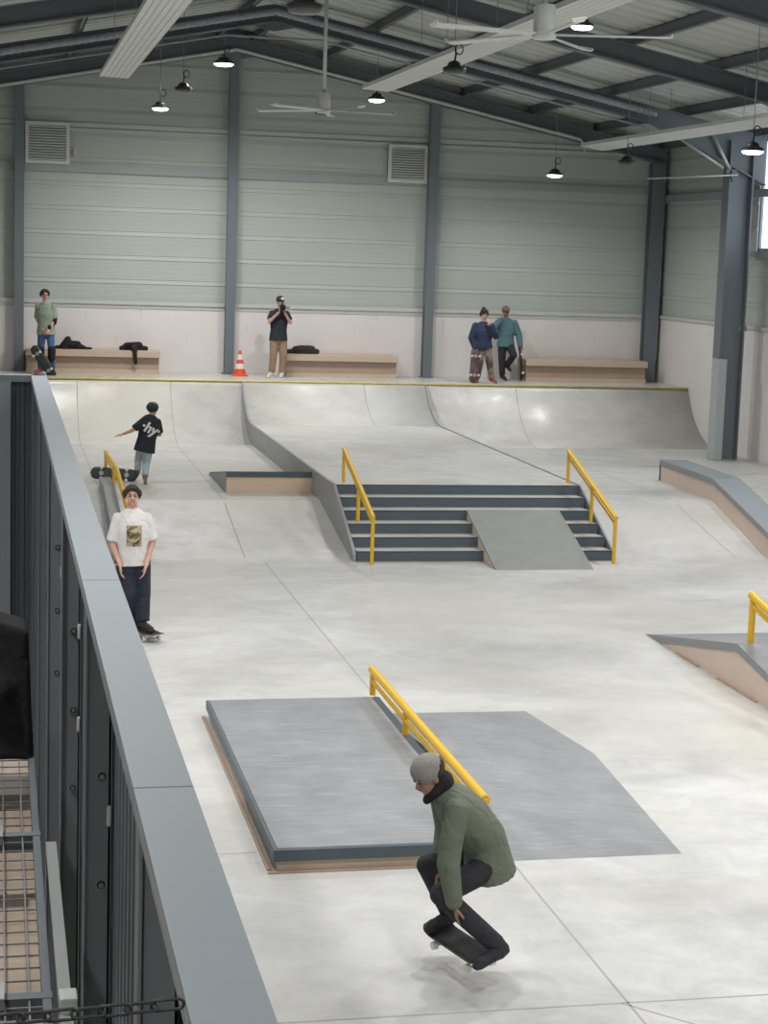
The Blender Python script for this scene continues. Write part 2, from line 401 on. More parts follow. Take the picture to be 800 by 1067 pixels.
# window in the right wall
mb = MB(); mb.box(XR+.02, XR+.3, WY0, WY0+.08, WZ0, WZ1); mb.box(XR+.02, XR+.3, WY1-.08, WY1, WZ0, WZ1); mb.box(XR+.02, XR+.3, WY0, WY1, WZ0-.02, WZ0+.06); mb.box(XR+.02, XR+.3, WY0, WY1, WZ1-.06, WZ1)
w = struct(mb.build('window_1', 'frame_l')); MB().box(XR+.07, XR+.09, WY0+.05, WY1-.05, WZ0+.03, WZ1-.03).build('pane', 'window', w)
MB().box(XR-.16, XR+.04, WY0-.1, WY1+.1, WZ0-.12, WZ0-.01).build('sill', 'frame_l', w)

# ------------------------------------------------------------------ steel frame
def ibeam_x(mb, xa, xb, y, fbot, depth, fl=.2):
    """I-section rafter following the roof between two x, web in the plane y"""
    n = 8
    for i in range(n):
        x0 = xa + (xb-xa)*i/n; x1 = xa + (xb-xa)*(i+1)/n
        z0, z1 = fbot(x0), fbot(x1); t0, t1 = zp(x0), zp(x1)
        mb.hexa([(x0,y-.012,z0),(x1,y-.012,z1),(x1,y+.012,z1),(x0,y+.012,z0)], [(x0,y-.012,t0),(x1,y-.012,t1),(x1,y+.012,t1),(x0,y+.012,t0)])
        mb.hexa([(x0,y-fl/2,z0),(x1,y-fl/2,z1),(x1,y+fl/2,z1),(x0,y+fl/2,z0)], [(x0,y-fl/2,z0+.03),(x1,y-fl/2,z1+.03),(x1,y+fl/2,z1+.03),(x0,y+fl/2,z0+.03)])
        mb.hexa([(x0,y-fl/2,t0-.03),(x1,y-fl/2,t1-.03),(x1,y+fl/2,t1-.03),(x0,y+fl/2,t0-.03)], [(x0,y-fl/2,t0),(x1,y-fl/2,t1),(x1,y+fl/2,t1),(x0,y+fl/2,t0)])
def fbot(x):
    d = abs(x - XA); return zu(x) - max(0, d - 7.6) * .26          # haunch deepens toward the column
RY = [39.95, 34.4, 28.9, 23.3, 17.7]
names = ['against the gable wall', 'in line with the padded column', 'third from the gable wall, crossing the top right', 'fourth from the gable wall, at the top edge', 'nearest, above the picture edge']
FR = []
for i, y in enumerate(RY):
    t = thing('roof_rafter', 'dark grey steel roof rafter pair ' + names[i], 'rafter', (XA, y, 8.66), 0, 'roof rafters')
    for s_ in (-1, 1):
        mb = MB(); ibeam_x(mb, XA, XR-.1 if s_ > 0 else XL+.1, y, fbot if i else zu, .3)
        o = mb.build('rafter_beam', 'rafter', t); o.location = (-XA, -y, -8.66)
    mb = MB().prism([(XA-.45, zu(XA-.45)+.02), (XA, zu(XA)-.16), (XA+.45, zu(XA+.45)+.02), (XA, zu(XA)+.1)], y-.015, y+.015, 'Y')
    o = mb.build('ridge_plate', 'rafter', t); o.location = (-XA, -y, -8.66)
    FR.append(t)
# spiral flex duct and thin pipe under the second rafter
def spiral(xa, xb, y, dz, r):
    mb = MB(); n = 150; prev = None
    for i in range(n+1):
        x = xa + (xb-xa)*i/n; rr = r*(1 if i % 2 else .82)
        prev = (x, rr)
        mb.v += [V((x, y + rr*math.cos(2*PI*k/10), zu(x) + dz + rr*math.sin(2*PI*k/10))) for k in range(10)]
    for i in range(n):
        for k in range(10):
            mb.f.append([i*10+k, i*10+(k+1) % 10, (i+1)*10+(k+1) % 10, (i+1)*10+k]); mb.mi.append(0)
    return mb
t = thing('ribbed_pipe', 'grey ribbed pipe running along under the rafter nearest the gable wall', 'pipe', (XA, 34.15, 8.7))
mb = spiral(XL+.2, XA, 34.15, .17, .07); o = mb.build('left_run', 'frame_l', t); o.location = (-XA, -34.15, -8.7)
mb = spiral(XA, 12.6, 34.15, .17, .07); o = mb.build('right_run', 'frame_l', t); o.location = (-XA, -34.15, -8.7)
# white pipe following the gable
mb = MB().tube([(XL+.1, 39.78, zu(XL+.1)+.02), (XA, 39.78, zu(XA)+.04), (12.9, 39.78, zu(12.9)+.05), (13.02, 39.78, 6.98), (13.02, 39.78, 6.86)], .035, 8)
struct(mb.build('trim_7', 'white_trim', smooth='auto'))
mb = MB().tube([(XL+.1, 34.4, zu(XL+.1)-.10), (XA-.9, 34.4, zu(XA-.9)-.10), (XA+.9, 34.4, zu(XA+.9)-.10), (12.5, 34.4, zu(12.5)-.1)], .022, 6)
tag(mb.build('cable_conduit', 'frame_l'), 'thin grey conduit hung just under the rafter in line with the padded column', 'conduit')
# purlins, run along the hall
px = [XA + .4 + 1.58*k for k in range(7)] + [XA - .4 - 1.58*k for k in range(7)]
for i, x in enumerate(sorted(px)):
    if x < XL+.2 or x > XR-.1: continue
    z = zp(x); mb = MB()
    mb.box(x-.012, x+.012, YF, YB, z, z+.2); mb.box(x-.07, x+.012, YF, YB, z, z+.012); mb.box(x-.012, x+.07, YF, YB, z+.186, z+.198)
    tag(mb.build('roof_purlin', 'rafter'), 'grey steel roof purlin running the length of the hall, %s' % (['leftmost','second from the left','third from the left','fourth from the left','fifth from the left','sixth from the left','just left of the ridge','just right of the ridge','second right of the ridge','third right of the ridge','fourth right of the ridge','fifth right of the ridge','sixth right of the ridge','along the right eave'][i]), 'purlin', 'roof purlins')
# short fly braces seen as pale strips below the purlins
for i, x in enumerate([10.3, 11.88]):
    pass
# gable wall columns
def hcol(name, x, y, w, d, z0, z1, label, m='frame', facing='Y'):
    t = thing(name, label, 'column', (x, y, z0))
    mb = MB()
    if facing == 'Y':
        mb.box(-w/2, w/2, -d/2, -d/2+.02, 0, z1-z0); mb.box(-w/2, w/2, d/2-.02, d/2, 0, z1-z0); mb.box(-.01, .01, -d/2+.02, d/2-.02, 0, z1-z0)
    else:
        mb.box(-w/2, -w/2+.03, -d/2, d/2, 0, z1-z0); mb.box(w/2-.03, w/2, -d/2, d/2, 0, z1-z0); mb.box(-w/2+.03, w/2-.03, -.01, .01, 0, z1-z0)
    mb.build('shaft', m, t)
    return t
for (x, lab) in ((.46, 'behind the boy with the elbow pad'), (5.04, 'under the roof ridge beside the traffic cone'), (9.56, 'between the two right benches'), (-4.1, 'left of the frame')):
    t = hcol('gable_column', x, YB-.17, .20, .22, DK, zu(x)+.02, 'blue-grey steel gable column ' + lab)
    MB().box(-.14, .14, -.14, .13, 0, .02).build('base_plate', 'frame', t)
    if x > 4.9: 
        MB().box(.115, .125, -.1, -.09, 1.6, 7.0).box(-.125, -.115, -.1, -.09, 1.6, 7.0).build('cable_strip', 'cable', t)
t = hcol('corner_column', 14.86, YB-.2, .30, .26, DK, zu(14.9), 'blue-grey steel column in the back right corner of the hall')
MB().box(-.19, .16, -.19, .13, 0, .02).build('base_plate', 'frame', t)
MB().box(.165, .18, -.1, -.085, .5, 4.2).build('cable_strip', 'white_trim', t)
# big portal column with padding
t = hcol('portal_column', 14.52, 34.45, .52, .34, LN, 6.9, 'large blue-grey steel portal column with a padded foot on the right', facing='X')
MB().box(.2, .36, -.03, .03, 2.62, 2.72).build('bracket', 'frame_l', t)
mb = MB(); mb.box(-.19, 0, -.14, .22, 0, 2.06)
o = mb.build('column_padding', 'pad_l', t, bevel=.02); o.location = (-.12, -.15, 0); tag(o, 'pale grey padding box around the foot')
t = hcol('portal_column', 14.68, 28.9, .56, .36, LN, 6.9, 'large blue-grey steel portal column outside the right edge', facing='X')
t = hcol('portal_column', 14.68, 23.3, .56, .36, 0, 6.9, 'large blue-grey steel portal column nearest the camera on the right', facing='X')
# knee braces at the portal column
t = thing('knee_brace', 'pair of galvanised brace tubes meeting at the top of the padded column', 'brace', (14.3, 34.3, 6.3))
MB().tube([(13.15-14.3, 0, .6), (14.12-14.3, 0, .05)], .028, 8).build('brace_tube', 'zinc', t, True)
MB().tube([(13.83-14.3, 0, .75), (14.27-14.3, 0, .0)], .038, 8).build('brace_tube', 'zinc', t, True)
MB().box(-.12, .1, -.05, .05, -.06, .02).build('brace_plate', 'frame', t)
MB().tube([(-.02, -.06, .0), (-.04, -.07, -.12), (.0, -.07, -.22)], .016, 6).build('strap', 'black', t)
tag(MB().tube([(12.5, 34.2, 6.07), (13.6, 34.2, 6.16), (14.4, 34.2, 6.22)], .018, 6).build('conduit_pipe', 'zinc', None, True), 'thin grey conduit running level to the padded column head', 'conduit')

# ------------------------------------------------------------------ vents
def vent(x0, x1, z0, z1, label):
    t = thing('wall_vent', label, 'vent', ((x0+x1)/2, YB-.05, z0)); w = (x1-x0)/2; h = z1-z0
    MB().box(-w, w, -.03, .04, 0, h).build('backing', 'vent_dark', t)
    mb = MB(); b = .07
    mb.box(-w, w, -.09, -.03, 0, b).box(-w, w, -.09, -.03, h-b, h).box(-w, -w+b, -.09, -.03, b, h-b).box(w-b, w, -.09, -.03, b, h-b)
    mb.build('vent_frame', 'vent', t)
    mb = MB(); n = 13
    for i in range(n):
        z = b + (h-2*b)*(i+.2)/n; q = (h-2*b)/n
        mb.hexa([(-w+b,-.085,z),(w-b,-.085,z),(w-b,-.035,z+q*.5),(-w+b,-.035,z+q*.5)], [(-w+b,-.085,z+.02),(w-b,-.085,z+.02),(w-b,-.035,z+q*.5+.02),(-w+b,-.035,z+q*.5+.02)])
    mb.build('louvre_slats', 'vent', t)
    return t
t = vent(.58, 1.52, 6.12, 7.0, 'white louvred wall vent at the upper left, beside the left column')
MB().box(.56, .62, -.07, 0, .22, .34).build('switch_box', 'white_trim', t)
vent(8.54, 9.44, 6.02, 6.86, 'white louvred wall vent left of the third gable column')

# ------------------------------------------------------------------ radiant panels
def panel(xa, za, xb, zb, y0, y1, label):
    t = thing('radiant_panel', label, 'radiant panel', (xa, y0, za), 0, 'white radiant heating panels')
    u = V((xb-xa, 0, zb-za)); n = 6; mb = MB(); L = y1-y0
    nrm = V((-u.z, 0, u.x)).normalized()
    prof = []
    for i in range(n):
        a = u*(i/n); b = u*((i+.85)/n); c = u*((i+.925)/n); 
        prof += [a, b, c + nrm*.018]
    prof += [u]
    top = [p + nrm*.07 for p in (u, V((0,0,0)))]
    mb.prism([(p.x, p.z) for p in prof] + [(p.x, p.z) for p in top], 0, L, 'Y')
    mb.build('panel_body', 'panel_white', t)
    mb = MB()
    for e in (0.02,):
        mb.tube([(.05, L-.02, .04), (.05, L+.1, .04), (u.x-.05, L+.1, u.z+.04), (u.x-.05, L-.02, u.z+.04)], .02, 8)
    mb.build('header_pipe', 'panel_white', t, True)
    k = 3.
    while k < L:
        for q in (.08, .92):
            p = u*q; MB().tube([(p.x, k, p.z+.06), (p.x, k, zr(xa+p.x)-za)], .006, 5).build('hanger_wire', 'cable', t)
        k += 4.5
panel(1.7, 7.29, 2.2, 7.28, 12, 31.9, 'white ribbed radiant panel hanging from the roof at the upper left')
panel(6.5, 7.408, 7.0, 7.375, 12, 33.0, 'white ribbed radiant panel passing behind the nearer ceiling fan')
panel(12.0, 6.81, 12.5, 6.736, 12, 37.0, 'white ribbed radiant panel on the right, ending over the padded column')

# ------------------------------------------------------------------ lamps
def lamp(x, y, z, lit, label, power=0., d=.34, group='high bay lamps'):
    t = thing('high_bay_lamp', label, 'lamp', (x, y, z), 0, group)
    r = d/2
    MB().lathe([(r*.93, .03), (r, .05), (r*.98, .07), (r*.62, .10), (r*.5, .145), (r*.2, .17)], n=20).build('housing', 'black', t, 'auto')
    MB().lathe([(r*.35, -.018), (r*.75, -.008), (r*.92, .015), (r*.94, .04)], n=20).build('lens', 'lamp_on' if lit else 'lamp_off', t, True)
    MB().tube([(.0, 0, .17), (.015, 0, .26), (.0, 0, .36)], .014, 6).build('hook', 'black', t)
    pts = [(.06 + .055*math.cos(a), 0, .33 + .07*math.sin(a)) for a in [i*PI/6 for i in range(13)]]
    MB().tube(pts, .01, 5).build('cable_loop', 'black', t)
    MB().tube([(0, 0, .34), (0, 0, zr(x) - z)], .008, 5).build('suspension_wire', 'cable', t)
    if power:
        L = bpy.data.lights.new('lamp_light', 'AREA'); L.shape = 'DISK'; L.size = d*.8; L.energy = power; L.color = (1, .99, .975); L.spread = math.radians(160)
        lo = bpy.data.objects.new('lamp_light', L); C.objects.link(lo); lo.parent = t; lo.location = (0, 0, -.045)
    return t
PW = 128
lamp(4.32, 36.0, 7.98, 1, 'lit black high bay lamp hanging nearest the roof ridge', PW, d=.41)
lamp(3.13, 36.4, 7.10, 1, 'lit black high bay lamp lowest beside the white panel at upper left', PW)
lamp(7.29, 35.5, 7.40, 1, 'lit black high bay lamp right of the farther ceiling fan', PW)
lamp(11.47, 37.0, 6.16, 1, 'small lit high bay lamp hanging closest to the gable wall on the right', PW*.55)
lamp(10.9, 25.4, 6.10, 1, 'lit black high bay lamp at the right edge by the window', PW)
lamp(11.74, 33.28, 6.275, 0, 'unlit black high bay lamp below the right radiant panel')
lamp(6.27, 25.18, 7.0, 0, 'unlit black high bay lamp in front of the middle radiant panel')
lamp(3.48, 35.4, 7.40, 0, 'unlit black high bay lamp between the two lit ones at upper left')
lamp(8.44, 26.2, 7.84, 1, 'lit black high bay lamp behind the blades of the nearer ceiling fan', PW)
lamp(2.78, 17.0, 6.66, 0, 'large near black high bay lamp with dull lens at the top edge')
lamp(6.05, 34.5, 7.02, 0, 'dark high bay lamp hidden behind the farther ceiling fan')
for y in (20, 13.5, 6, -1):  # extra lamp rows out of view, added to get enough light on the concrete
    for x in (-1.6, 3.4, 8.4, 13.6):
        if y == 20 and x > 8: y = 18; x += 1.2
        lamp(x, y, 7.3 if y > 13 else 7.2, 1, 'unseen lit high bay lamp added above the hall to light the concrete', PW*1.05, group='unseen high bay lamps added for light')
for x in (.8, 6.4):  # two more unseen lamps, added to brighten the quarter pipes
    lamp(x, 13.9, 7.75, 1, 'unseen lit high bay lamp added above the hall to light the concrete', PW*.9, group='unseen high bay lamps added for light')
lamp(-1.5, 30, 7.3, 1, 'unseen lit high bay lamp added at the left to brighten the back of the hall', PW, group='unseen high bay lamps added for light')  # unseen side lamps near the back, added to lift the light on the walls
lamp(13.4, 30, 6.6, 1, 'unseen lit high bay lamp added at the right to brighten the back of the hall', PW*.6, group='unseen high bay lamps added for light')

# ------------------------------------------------------------------ ceiling fans
def fan(y, zb, R, a0, label):
    x = 5.06; zt = 8.55
    t = thing('ceiling_fan', label, 'ceiling fan', (x, y, zb))
    MB().lathe([(.03, .25), (.03, zt-zb)], n=12).build('downrod', 'fan_white', t, True)
    MB().lathe([(.10, -.05), (.115, -.03), (.115, 0), (.10, .02), (.105, .06), (.105, .24), (.09, .27), (.03, .28)], n=24).build('motor_housing', 'fan_white', t, 'auto')
    mb = MB(); mb.lathe([(.03, zt-zb-.12), (.09, zt-zb-.02), (.09, zt-zb)], n=16); mb.box(-.16, .16, -.05, .05, zt-zb, zt-zb+.1)
    mb.build('ceiling_bracket', 'frame', t)
    for k in range(5):
        a = math.radians(a0 + 72*k); d = V((math.cos(a), math.sin(a), 0)); w = V((-d.y, d.x, 0)); tl = V((0,0,.010))
        mb = MB(); p0, p1 = d*.1, d*(R)
        def sec(p, hw, drop): return [p + w*hw + tl + V((0,0,drop)), p + w*hw + tl*.6 + V((0,0,drop-.012)), p - w*hw - tl + V((0,0,drop-.012)), p - w*hw - tl + V((0,0,drop))]
        A, B = sec(p0, .035, 0), sec(p1, .055, -.01)
        mb.add(A + B, [(3,2,1,0), (4,5,6,7), (0,1,5,4), (1,2,6,5), (2,3,7,6), (3,0,4,7)])
        mb.cap(p1 - w*.06 + V((0,0,-.01)), p1 + w*.06 + V((0,0,.012)), .014, .014, 8)
        mb.build('fan_blade', 'fan_white', t, bevel=0)
fan(28.8, 6.68, 1.15, 2, 'white five-blade ceiling fan on a long rod, the farther one')
fan(16.87, 6.58, 1.2, -20, 'white five-blade ceiling fan at the top edge, the nearer one')

# ------------------------------------------------------------------ skatepark concrete
def arc(y0, z0, z1, R, ycop, n=18):
    """quarter-pipe transition, from the flat up to the coping"""
    h = z1 - z0; a1 = math.acos((R-h)/R); yb = ycop - R*math.sin(a1)
    return [(yb + R*math.sin(a1*i/n), z0 + R*(1 - math.cos(a1*i/n))) for i in range(n+1)], yb
YC = 38.0
def qp(x0, x1, z0, label, seams=()):
    P, yb = arc(0, z0, DK, 2.0, YC)
    poly = [(YC+.01, 0), (yb-.0, 0)] + P
    poly = [(YC, 0.0), (yb, 0.0)] + P
    mb = MB().prism(poly, x0, x1)
    mb.m = 1
    for s_ in seams:
        for (a, b) in zip(P[:-1], P[1:]):
            e = .0025
            mb.add([(s_, a[0]-e, a[1]+e), (s_+.013, a[0]-e, a[1]+e), (s_+.013, b[0]-e, b[1]+e), (s_, b[0]-e, b[1]+e)], [(0,1,2,3)])
    o = mb.build('quarter_pipe', ['concrete_qp', 'joint'])
    for i, p in enumerate(o.data.polygons): p.use_smooth = (abs(p.normal.x) < .5 and p.normal.z > .05)
    tag(o, label, 'quarter pipe'); return yb
yb1 = qp(XL+.05, 5.12, LN, 'pale concrete quarter pipe behind the running child', (1.62, 3.56))
yb2 = qp(5.12, 9.12, MD, 'pale concrete quarter pipe above the stair plateau, the middle one', (7.7,))
yb3 = qp(9.12, XR-.04, LN, 'pale concrete quarter pipe at the right, under the two standing skaters', (11.1,))
# top deck
mb = MB().box(XL+.05, XR-.04, YC, YB-.04, 0, DK)
tag(mb.build('top_deck', 'concrete_qp'), 'concrete deck along the back wall where the skaters stand', 'platform')
mb = MB().tube([(XL+.05, YC-.008, DK-.004), (15.1, YC-.008, DK-.004)], .024, 8)
tag(mb.build('coping_rail', 'coping', None, True), 'yellow metal coping along the lip of the deck', 'coping')
# outer lanes with their banks
YT, Y0 = 28.3, 25.5
def lane(x0, x1, yb, label, seams=()):
    poly = [(yb, 0), (yb, LN), (YT+.15, LN), (YT, LN-.008), (YT-.15, LN-.035), (Y0+.15, .02), (Y0, .004), (Y0-.1, 0), (Y0-.1, -.05)]
    mb = MB().prism(poly, x0, x1); mb.m = 1
    for s_ in seams:
        for (a, b) in ((poly[1], poly[2]), (poly[4], poly[5])):
            mb.add([(s_, a[0], a[1]+.003), (s_+.013, a[0], a[1]+.003), (s_+.013, b[0], b[1]+.003), (s_, b[0], b[1]+.003)], [(0,1,2,3)])
    o = mb.build('concrete_bank', ['concrete', 'joint']); tag(o, label, 'bank')
lane(XL+.05, 5.1, yb1, 'pale concrete lane and bank left of the stairs', (1.62, 3.52))
lane(9.06, XR-.04, yb3, 'pale concrete lane and bank right of the stairs', (11.1,))
# raised middle
mb = MB().box(5.12, 9.05, 27.15, yb2, 0, MD)
mid = tag(mb.build('stair_plateau', 'concrete'), 'raised concrete plateau between the stairs and the middle quarter pipe', 'platform')
t = thing('divider_curb', 'grey sheet side of the plateau running down from the deck beside the left lane', 'curb', (5.1, 27.15, 0))
P, _ = arc(0, MD, DK, 2.0, YC); P2, _ = arc(0, LN, DK, 2.0, YC)
low = [(YC, DK)] + P2[::-1] + [(YT, LN-.01), (Y0-.1, 0)]
upc = [(Y0-.1, .10), (Y0, .15+.02), (27.15, MD+.012), (yb2, MD+.012)] + [(a, b+.012) for a, b in P]
mb = MB().prism([(a-27.15, b-.02) for a, b in low] + [(a-27.15, b) for a, b in upc], -.022, .022)
mb.build('side_sheet', 'side_grey', t)
t = thing('divider_curb', 'thin grey sheet edge between the plateau and the right lane', 'curb', (9.07, 27.15, 0))
mb = MB().prism([(a-27.15, b-.02) for a, b in low] + [(a-27.15, b) for a, b in upc], -.015, .015)
mb.build('side_sheet', 'steel_mid', t)
# stairs
t = thing('staircase', 'six wide concrete steps with dark steel risers in the middle of the park', 'stairs', (7.06, 25.4, 0))
for k in range(6):
    yk = 27.15 - .35*k - 25.4; z = MD - .15*k
    tr = None
    if k: tr = MB().box(-1.92, 1.97, yk, 27.15-25.4 + .0 if k == 0 else yk+.35, 0 if k == 5 else 0, z).build('step', 'concrete', t)
    mb = MB().box(-1.93, 1.98, yk-.02, yk, z-.135, z+.003)
    mb.box(-1.93, 1.98, yk-.02, yk+.035, z-.004, z+.004)
    o = mb.build('riser_plate', 'steel_dark', tr if tr else t)
# ramp laid over the steps
t = thing('stair_ramp', 'grey-green sheet ramp laid over the lower steps', 'ramp', (7.77, 24.66, 0))
mb = MB().prism([(0, 0), (1.78, .618), (1.78, .59), (.09, 0)], -.74, .74); mb.build('ramp_sheet', 'composite2', t)
mb = MB().prism([(.09, 0), (1.78, .59), (1.78, 0)], -.735, -.72).prism([(.09, 0), (1.78, .59), (1.78, 0)], .72, .735); mb.build('ramp_side', 'ply_pink', t)

def rail(name, label, pts, posts, loc, lower=.10, r=.035, m='yellow'):
    """round top rail, thinner lower rail, posts; pts and posts in world space"""
    t = thing(name, label, 'rail', loc); L = V(loc)
    MB().tube([V(p)-L for p in pts], r, 12).build('top_rail', m, t, 'auto')
    for p in (pts[0], pts[-1]): pass
    d = V((0, 0, -lower))
    MB().tube([V(p)-L+d for p in pts], r*.55, 8).build('lower_rail', m, t, 'auto')
    for (b, top) in posts:
        MB().tube([V(b)-L, V((b[0], b[1], top))-L], r*.8, 10).build('post', m, t, 'auto')
    return t
rail('stair_handrail', 'yellow steel handrail at the left end of the stairs', [(5.3, 27.5, 1.42), (5.3, 25.12, .69)], [((5.3, 27.48, MD), 1.41), ((5.3, 26.25, .45), 1.03), ((5.3, 25.14, 0), .69)], (5.3, 26.3, MD))
rail('stair_handrail', 'yellow steel handrail at the right end of the stairs', [(8.97, 27.5, 1.42), (8.97, 25.10, .69)], [((8.97, 27.48, MD), 1.41), ((8.97, 26.25, .45), 1.03), ((8.97, 25.12, 0), .69)], (8.97, 26.3, MD))
# far left hubba ledge with rail
t = thing('hubba_ledge', 'low grey ledge beside the left lane under the yellow rail', 'ledge', (1.72, 28, 0))
lp = [(29.5-28, LN), (29.5-28, LN+.2), (28.3-28, LN+.22), (25.3-28, .26), (25.3-28, 0), (28.3-28, LN-.05)]
MB().prism(lp, -.09, .09).build('ledge_body', 'steel_mid', t)
MB().prism([(p[0], p[1]-.06) for p in lp[:1]] + [(1.5, LN+.16), (.3, LN+.16), (-2.69, .2), (-2.69, 0), (.3, LN-.05)], .09, .105).build('ledge_side', 'white_trim', t)
rail('grind_rail', 'yellow steel rail at the left edge, behind the man in the white tee', [(1.8, 30.7, .97), (1.84, 28.3, .97), (1.9, 25.5, .5)], [((1.83, 28.9, LN+.0), .97), ((1.8, 30.6, LN), .97), ((1.9, 25.6, 0), .5)], (1.85, 28.2, LN))
# small kicker wedge
t = thing('launch_kicker', 'small plywood kicker wedge with dark steel lip on the left lane', 'ramp', (4.42, 29.1, LN))
mb = MB().prism([(0, 0), (0, .26), (2.3, .02), (2.3, 0)], -.75, .72); mb.build('kicker_body', 'ply', t)
mb = MB().prism([(-.012, .26), (-.012, .355), (2.4, .04), (2.4, 0)], -.75, .72); mb.build('kicker_surface', 'steel_dark', t)
mb = MB().prism([(0, 0), (0, .33), (2.38, .02), (2.38, 0)], -.765, -.75); mb.build('kicker_side', 'steel_mid', t)
# manual pad
t = thing('manual_pad', 'low grey manual pad with plywood sides in the foreground', 'manual pad', (2.8, 14.7, 0))
MB().box(-.80, .84, -2.2, 2.12, 0, .10).build('pad_body', 'ply', t)
mb = MB(); mb.box(-.83, .87, -2.24, 2.16, .08, .168); mb.build('steel_rim', 'steel_dark', t, bevel=.004)
MB().box(-.80, .79, -2.21, 2.13, .1, .172).build('top_sheet', 'composite', t)
MB().box(-.87, -.835, -2.2, 2.16, 0, .014).box(-.87, .87, -2.275, -2.24, 0, .014).build('kick_strip', 'bench_d', t)
# hip ramp joined to it
t = thing('hip_ramp', 'grey sheet hip ramp sloping down right of the yellow grind rail', 'ramp', (3.7, 14.7, 0))
A = [(0,-1.45,.168), (0,.45,.168), (0,2.15,0), (1.46,2.12,0), (1.66,.57,0), (1.44,-2.19,0), (.06,-2.2,0)]
mb = MB(); mb.add(A, [(0,5,4,1), (1,4,3), (1,3,2), (0,6,5), (0,1,2,6), (2,3,4,5,6)])
mb.build('ramp_sheet', 'composite', t)
# pad grind rail
def square_rail(t, pts, m='yellow'):
    pass
gx = 3.62
rail('grind_rail', 'yellow double steel grind rail on the manual pad in the foreground', [(gx, 17.0, .41), (gx, 12.72, .41)], [((gx, 16.93, .17), .41), ((gx, 15.45, .17), .41), ((gx, 14.05, .17), .41), ((gx, 12.725, .17), .42)], (gx, 14.8, .17), lower=.11, r=.039)
# right ledge (hubba)
t = thing('hubba_ledge', 'plywood-sided ledge with steel edge kinking down at the right', 'ledge', (11.8, 28.3, 0))
base = [(11.86, 30.95, LN), (11.80, 28.32, LN), (11.57, 25.35, 0), (11.45, 23.9, -.0)]
L0 = V((11.8, 28.3, 0))
def ledge_part(name, m, x_off0, x_off1, z_off0, z_off1):
    mb = MB(); rows = []
    for (x, y, z) in base[:3]:
        rows.append([V((x+x_off0, y, z+z_off0))-L0, V((x+x_off1, y, z+z_off0))-L0, V((x+x_off1, y, z+z_off1))-L0, V((x+x_off0, y, z+z_off1))-L0])
    vs = [q for r in rows for q in r]; fs = [(0,1,2,3), (8,11,10,9)]
    for i in (0, 4):
        for k in range(4): fs.append((i+k, i+(k+1) % 4, i+4+(k+1) % 4, i+4+k))
    mb.add(vs, fs); return mb.build(name, m, t)
ledge_part('ledge_body', 'ply_pink', .01, .46, -.02, .33)
ledge_part('steel_edge', 'steel_mid', -.01, .05, .29, .385)
ledge_part('top_sheet', 'rail_cap', .05, .47, .33, .384)
ledge_part('steel_edge', 'steel_mid', .46, .49, .29, .385)
MB().box(.05, .55, 2.65, 2.67, LN-.02, LN+.385).build('end_plate', 'steel_dark', t)
# right foreground wedge with rail
t = thing('ridge_box', 'plywood box rising to a ridge with dark steel edge at the right side', 'ramp', (7.7, 17.55, 0))
prof = [(2.72, 0.0), (0, .46), (-2.6, -.0)]
MB().prism([(2.70, 0), (0, .40), (-2.3, 0)], .01, 2.2).build('box_side', 'ply_pink', t)
MB().prism([(2.74, 0), (0, .49), (-2.9, 0), (-2.55, 0), (0, .40), (2.3, 0)], -.005, .03).build('steel_edge', 'steel_mid', t)
MB().prism([(2.72, 0), (0, .485), (-2.86, 0), (-2.5, 0), (0, .42), (2.3, 0)], .03, 2.2).build('top_sheet', 'composite', t)
MB().box(-.03, .01, -.6, .45, 0, .012).box(-.03, .01, 1.0, 1.7, 0, .012).build('kick_strip', 'bench_d', t)
rail('grind_rail', 'yellow steel grind rail on the ridge box at the right edge', [(7.86, 17.62, 1.0), (7.86, 15.2, .56)], [((7.86, 17.58, .49), 1.0), ((7.86, 15.3, .05), .57)], (7.86, 16.5, .3), r=.045)

# ------------------------------------------------------------------ benches, cone
def bench(x0, x1, y0, y1, label):
    t = thing('plywood_bench', label, 'bench', ((x0+x1)/2, (y0+y1)/2, DK), 0, 'plywood benches along the back wall'); w = (x1-x0)/2; d = (y1-y0)/2
    MB().box(-w, w, -d, d, .36, .50).build('seat', 'bench', t, bevel=.006)
    MB().box(-w+.02, w-.02, -d+.10, d-.02, .08, .36).build('front_panel', 'bench_d', t)
    MB().box(-w+.02, w-.02, -d+.04, d-.02, 0, .09).build('plinth', 'bench', t)
bench(.6, 3.48, 39.5, 40.12, 'plywood bench along the back wall, the leftmost, holding black clothes')
bench(6.25, 8.78, 39.45, 40.12, 'plywood bench along the back wall behind the person filming')
bench(11.72, 14.62, 39.3, 40.05, 'plywood bench along the back wall, the rightmost and empty')
t = thing('traffic_cone', 'orange and white traffic cone at the foot of the gable column', 'traffic cone', (5.23, 39.55, DK))
MB().box(-.17, .17, -.17, .17, 0, .035).build('base', 'cone_o', t, bevel=.01)
mb = MB()
Z = [(.035, .135, 0), (.16, .112, 0), (.16, .113, 1), (.27, .086, 1), (.27, .085, 0), (.36, .066, 0), (.36, .067, 1), (.47, .043, 1), (.47, .042, 0), (.56, .025, 0)]
for i in range(0, len(Z)-1):
    if Z[i][2] == Z[i+1][2]:
        mb.m = Z[i][2]; n = 20; a, b = Z[i], Z[i+1]
        vs = [(a[1]*math.cos(2*PI*k/n), a[1]*math.sin(2*PI*k/n), a[0]) for k in range(n)] + [(b[1]*math.cos(2*PI*k/n), b[1]*math.sin(2*PI*k/n), b[0]) for k in range(n)]
        mb.add(vs, [(k, (k+1) % n, n+(k+1) % n, n+k) for k in range(n)])
mb.build('cone_body', ['cone_o', 'cone_w'], t, True)

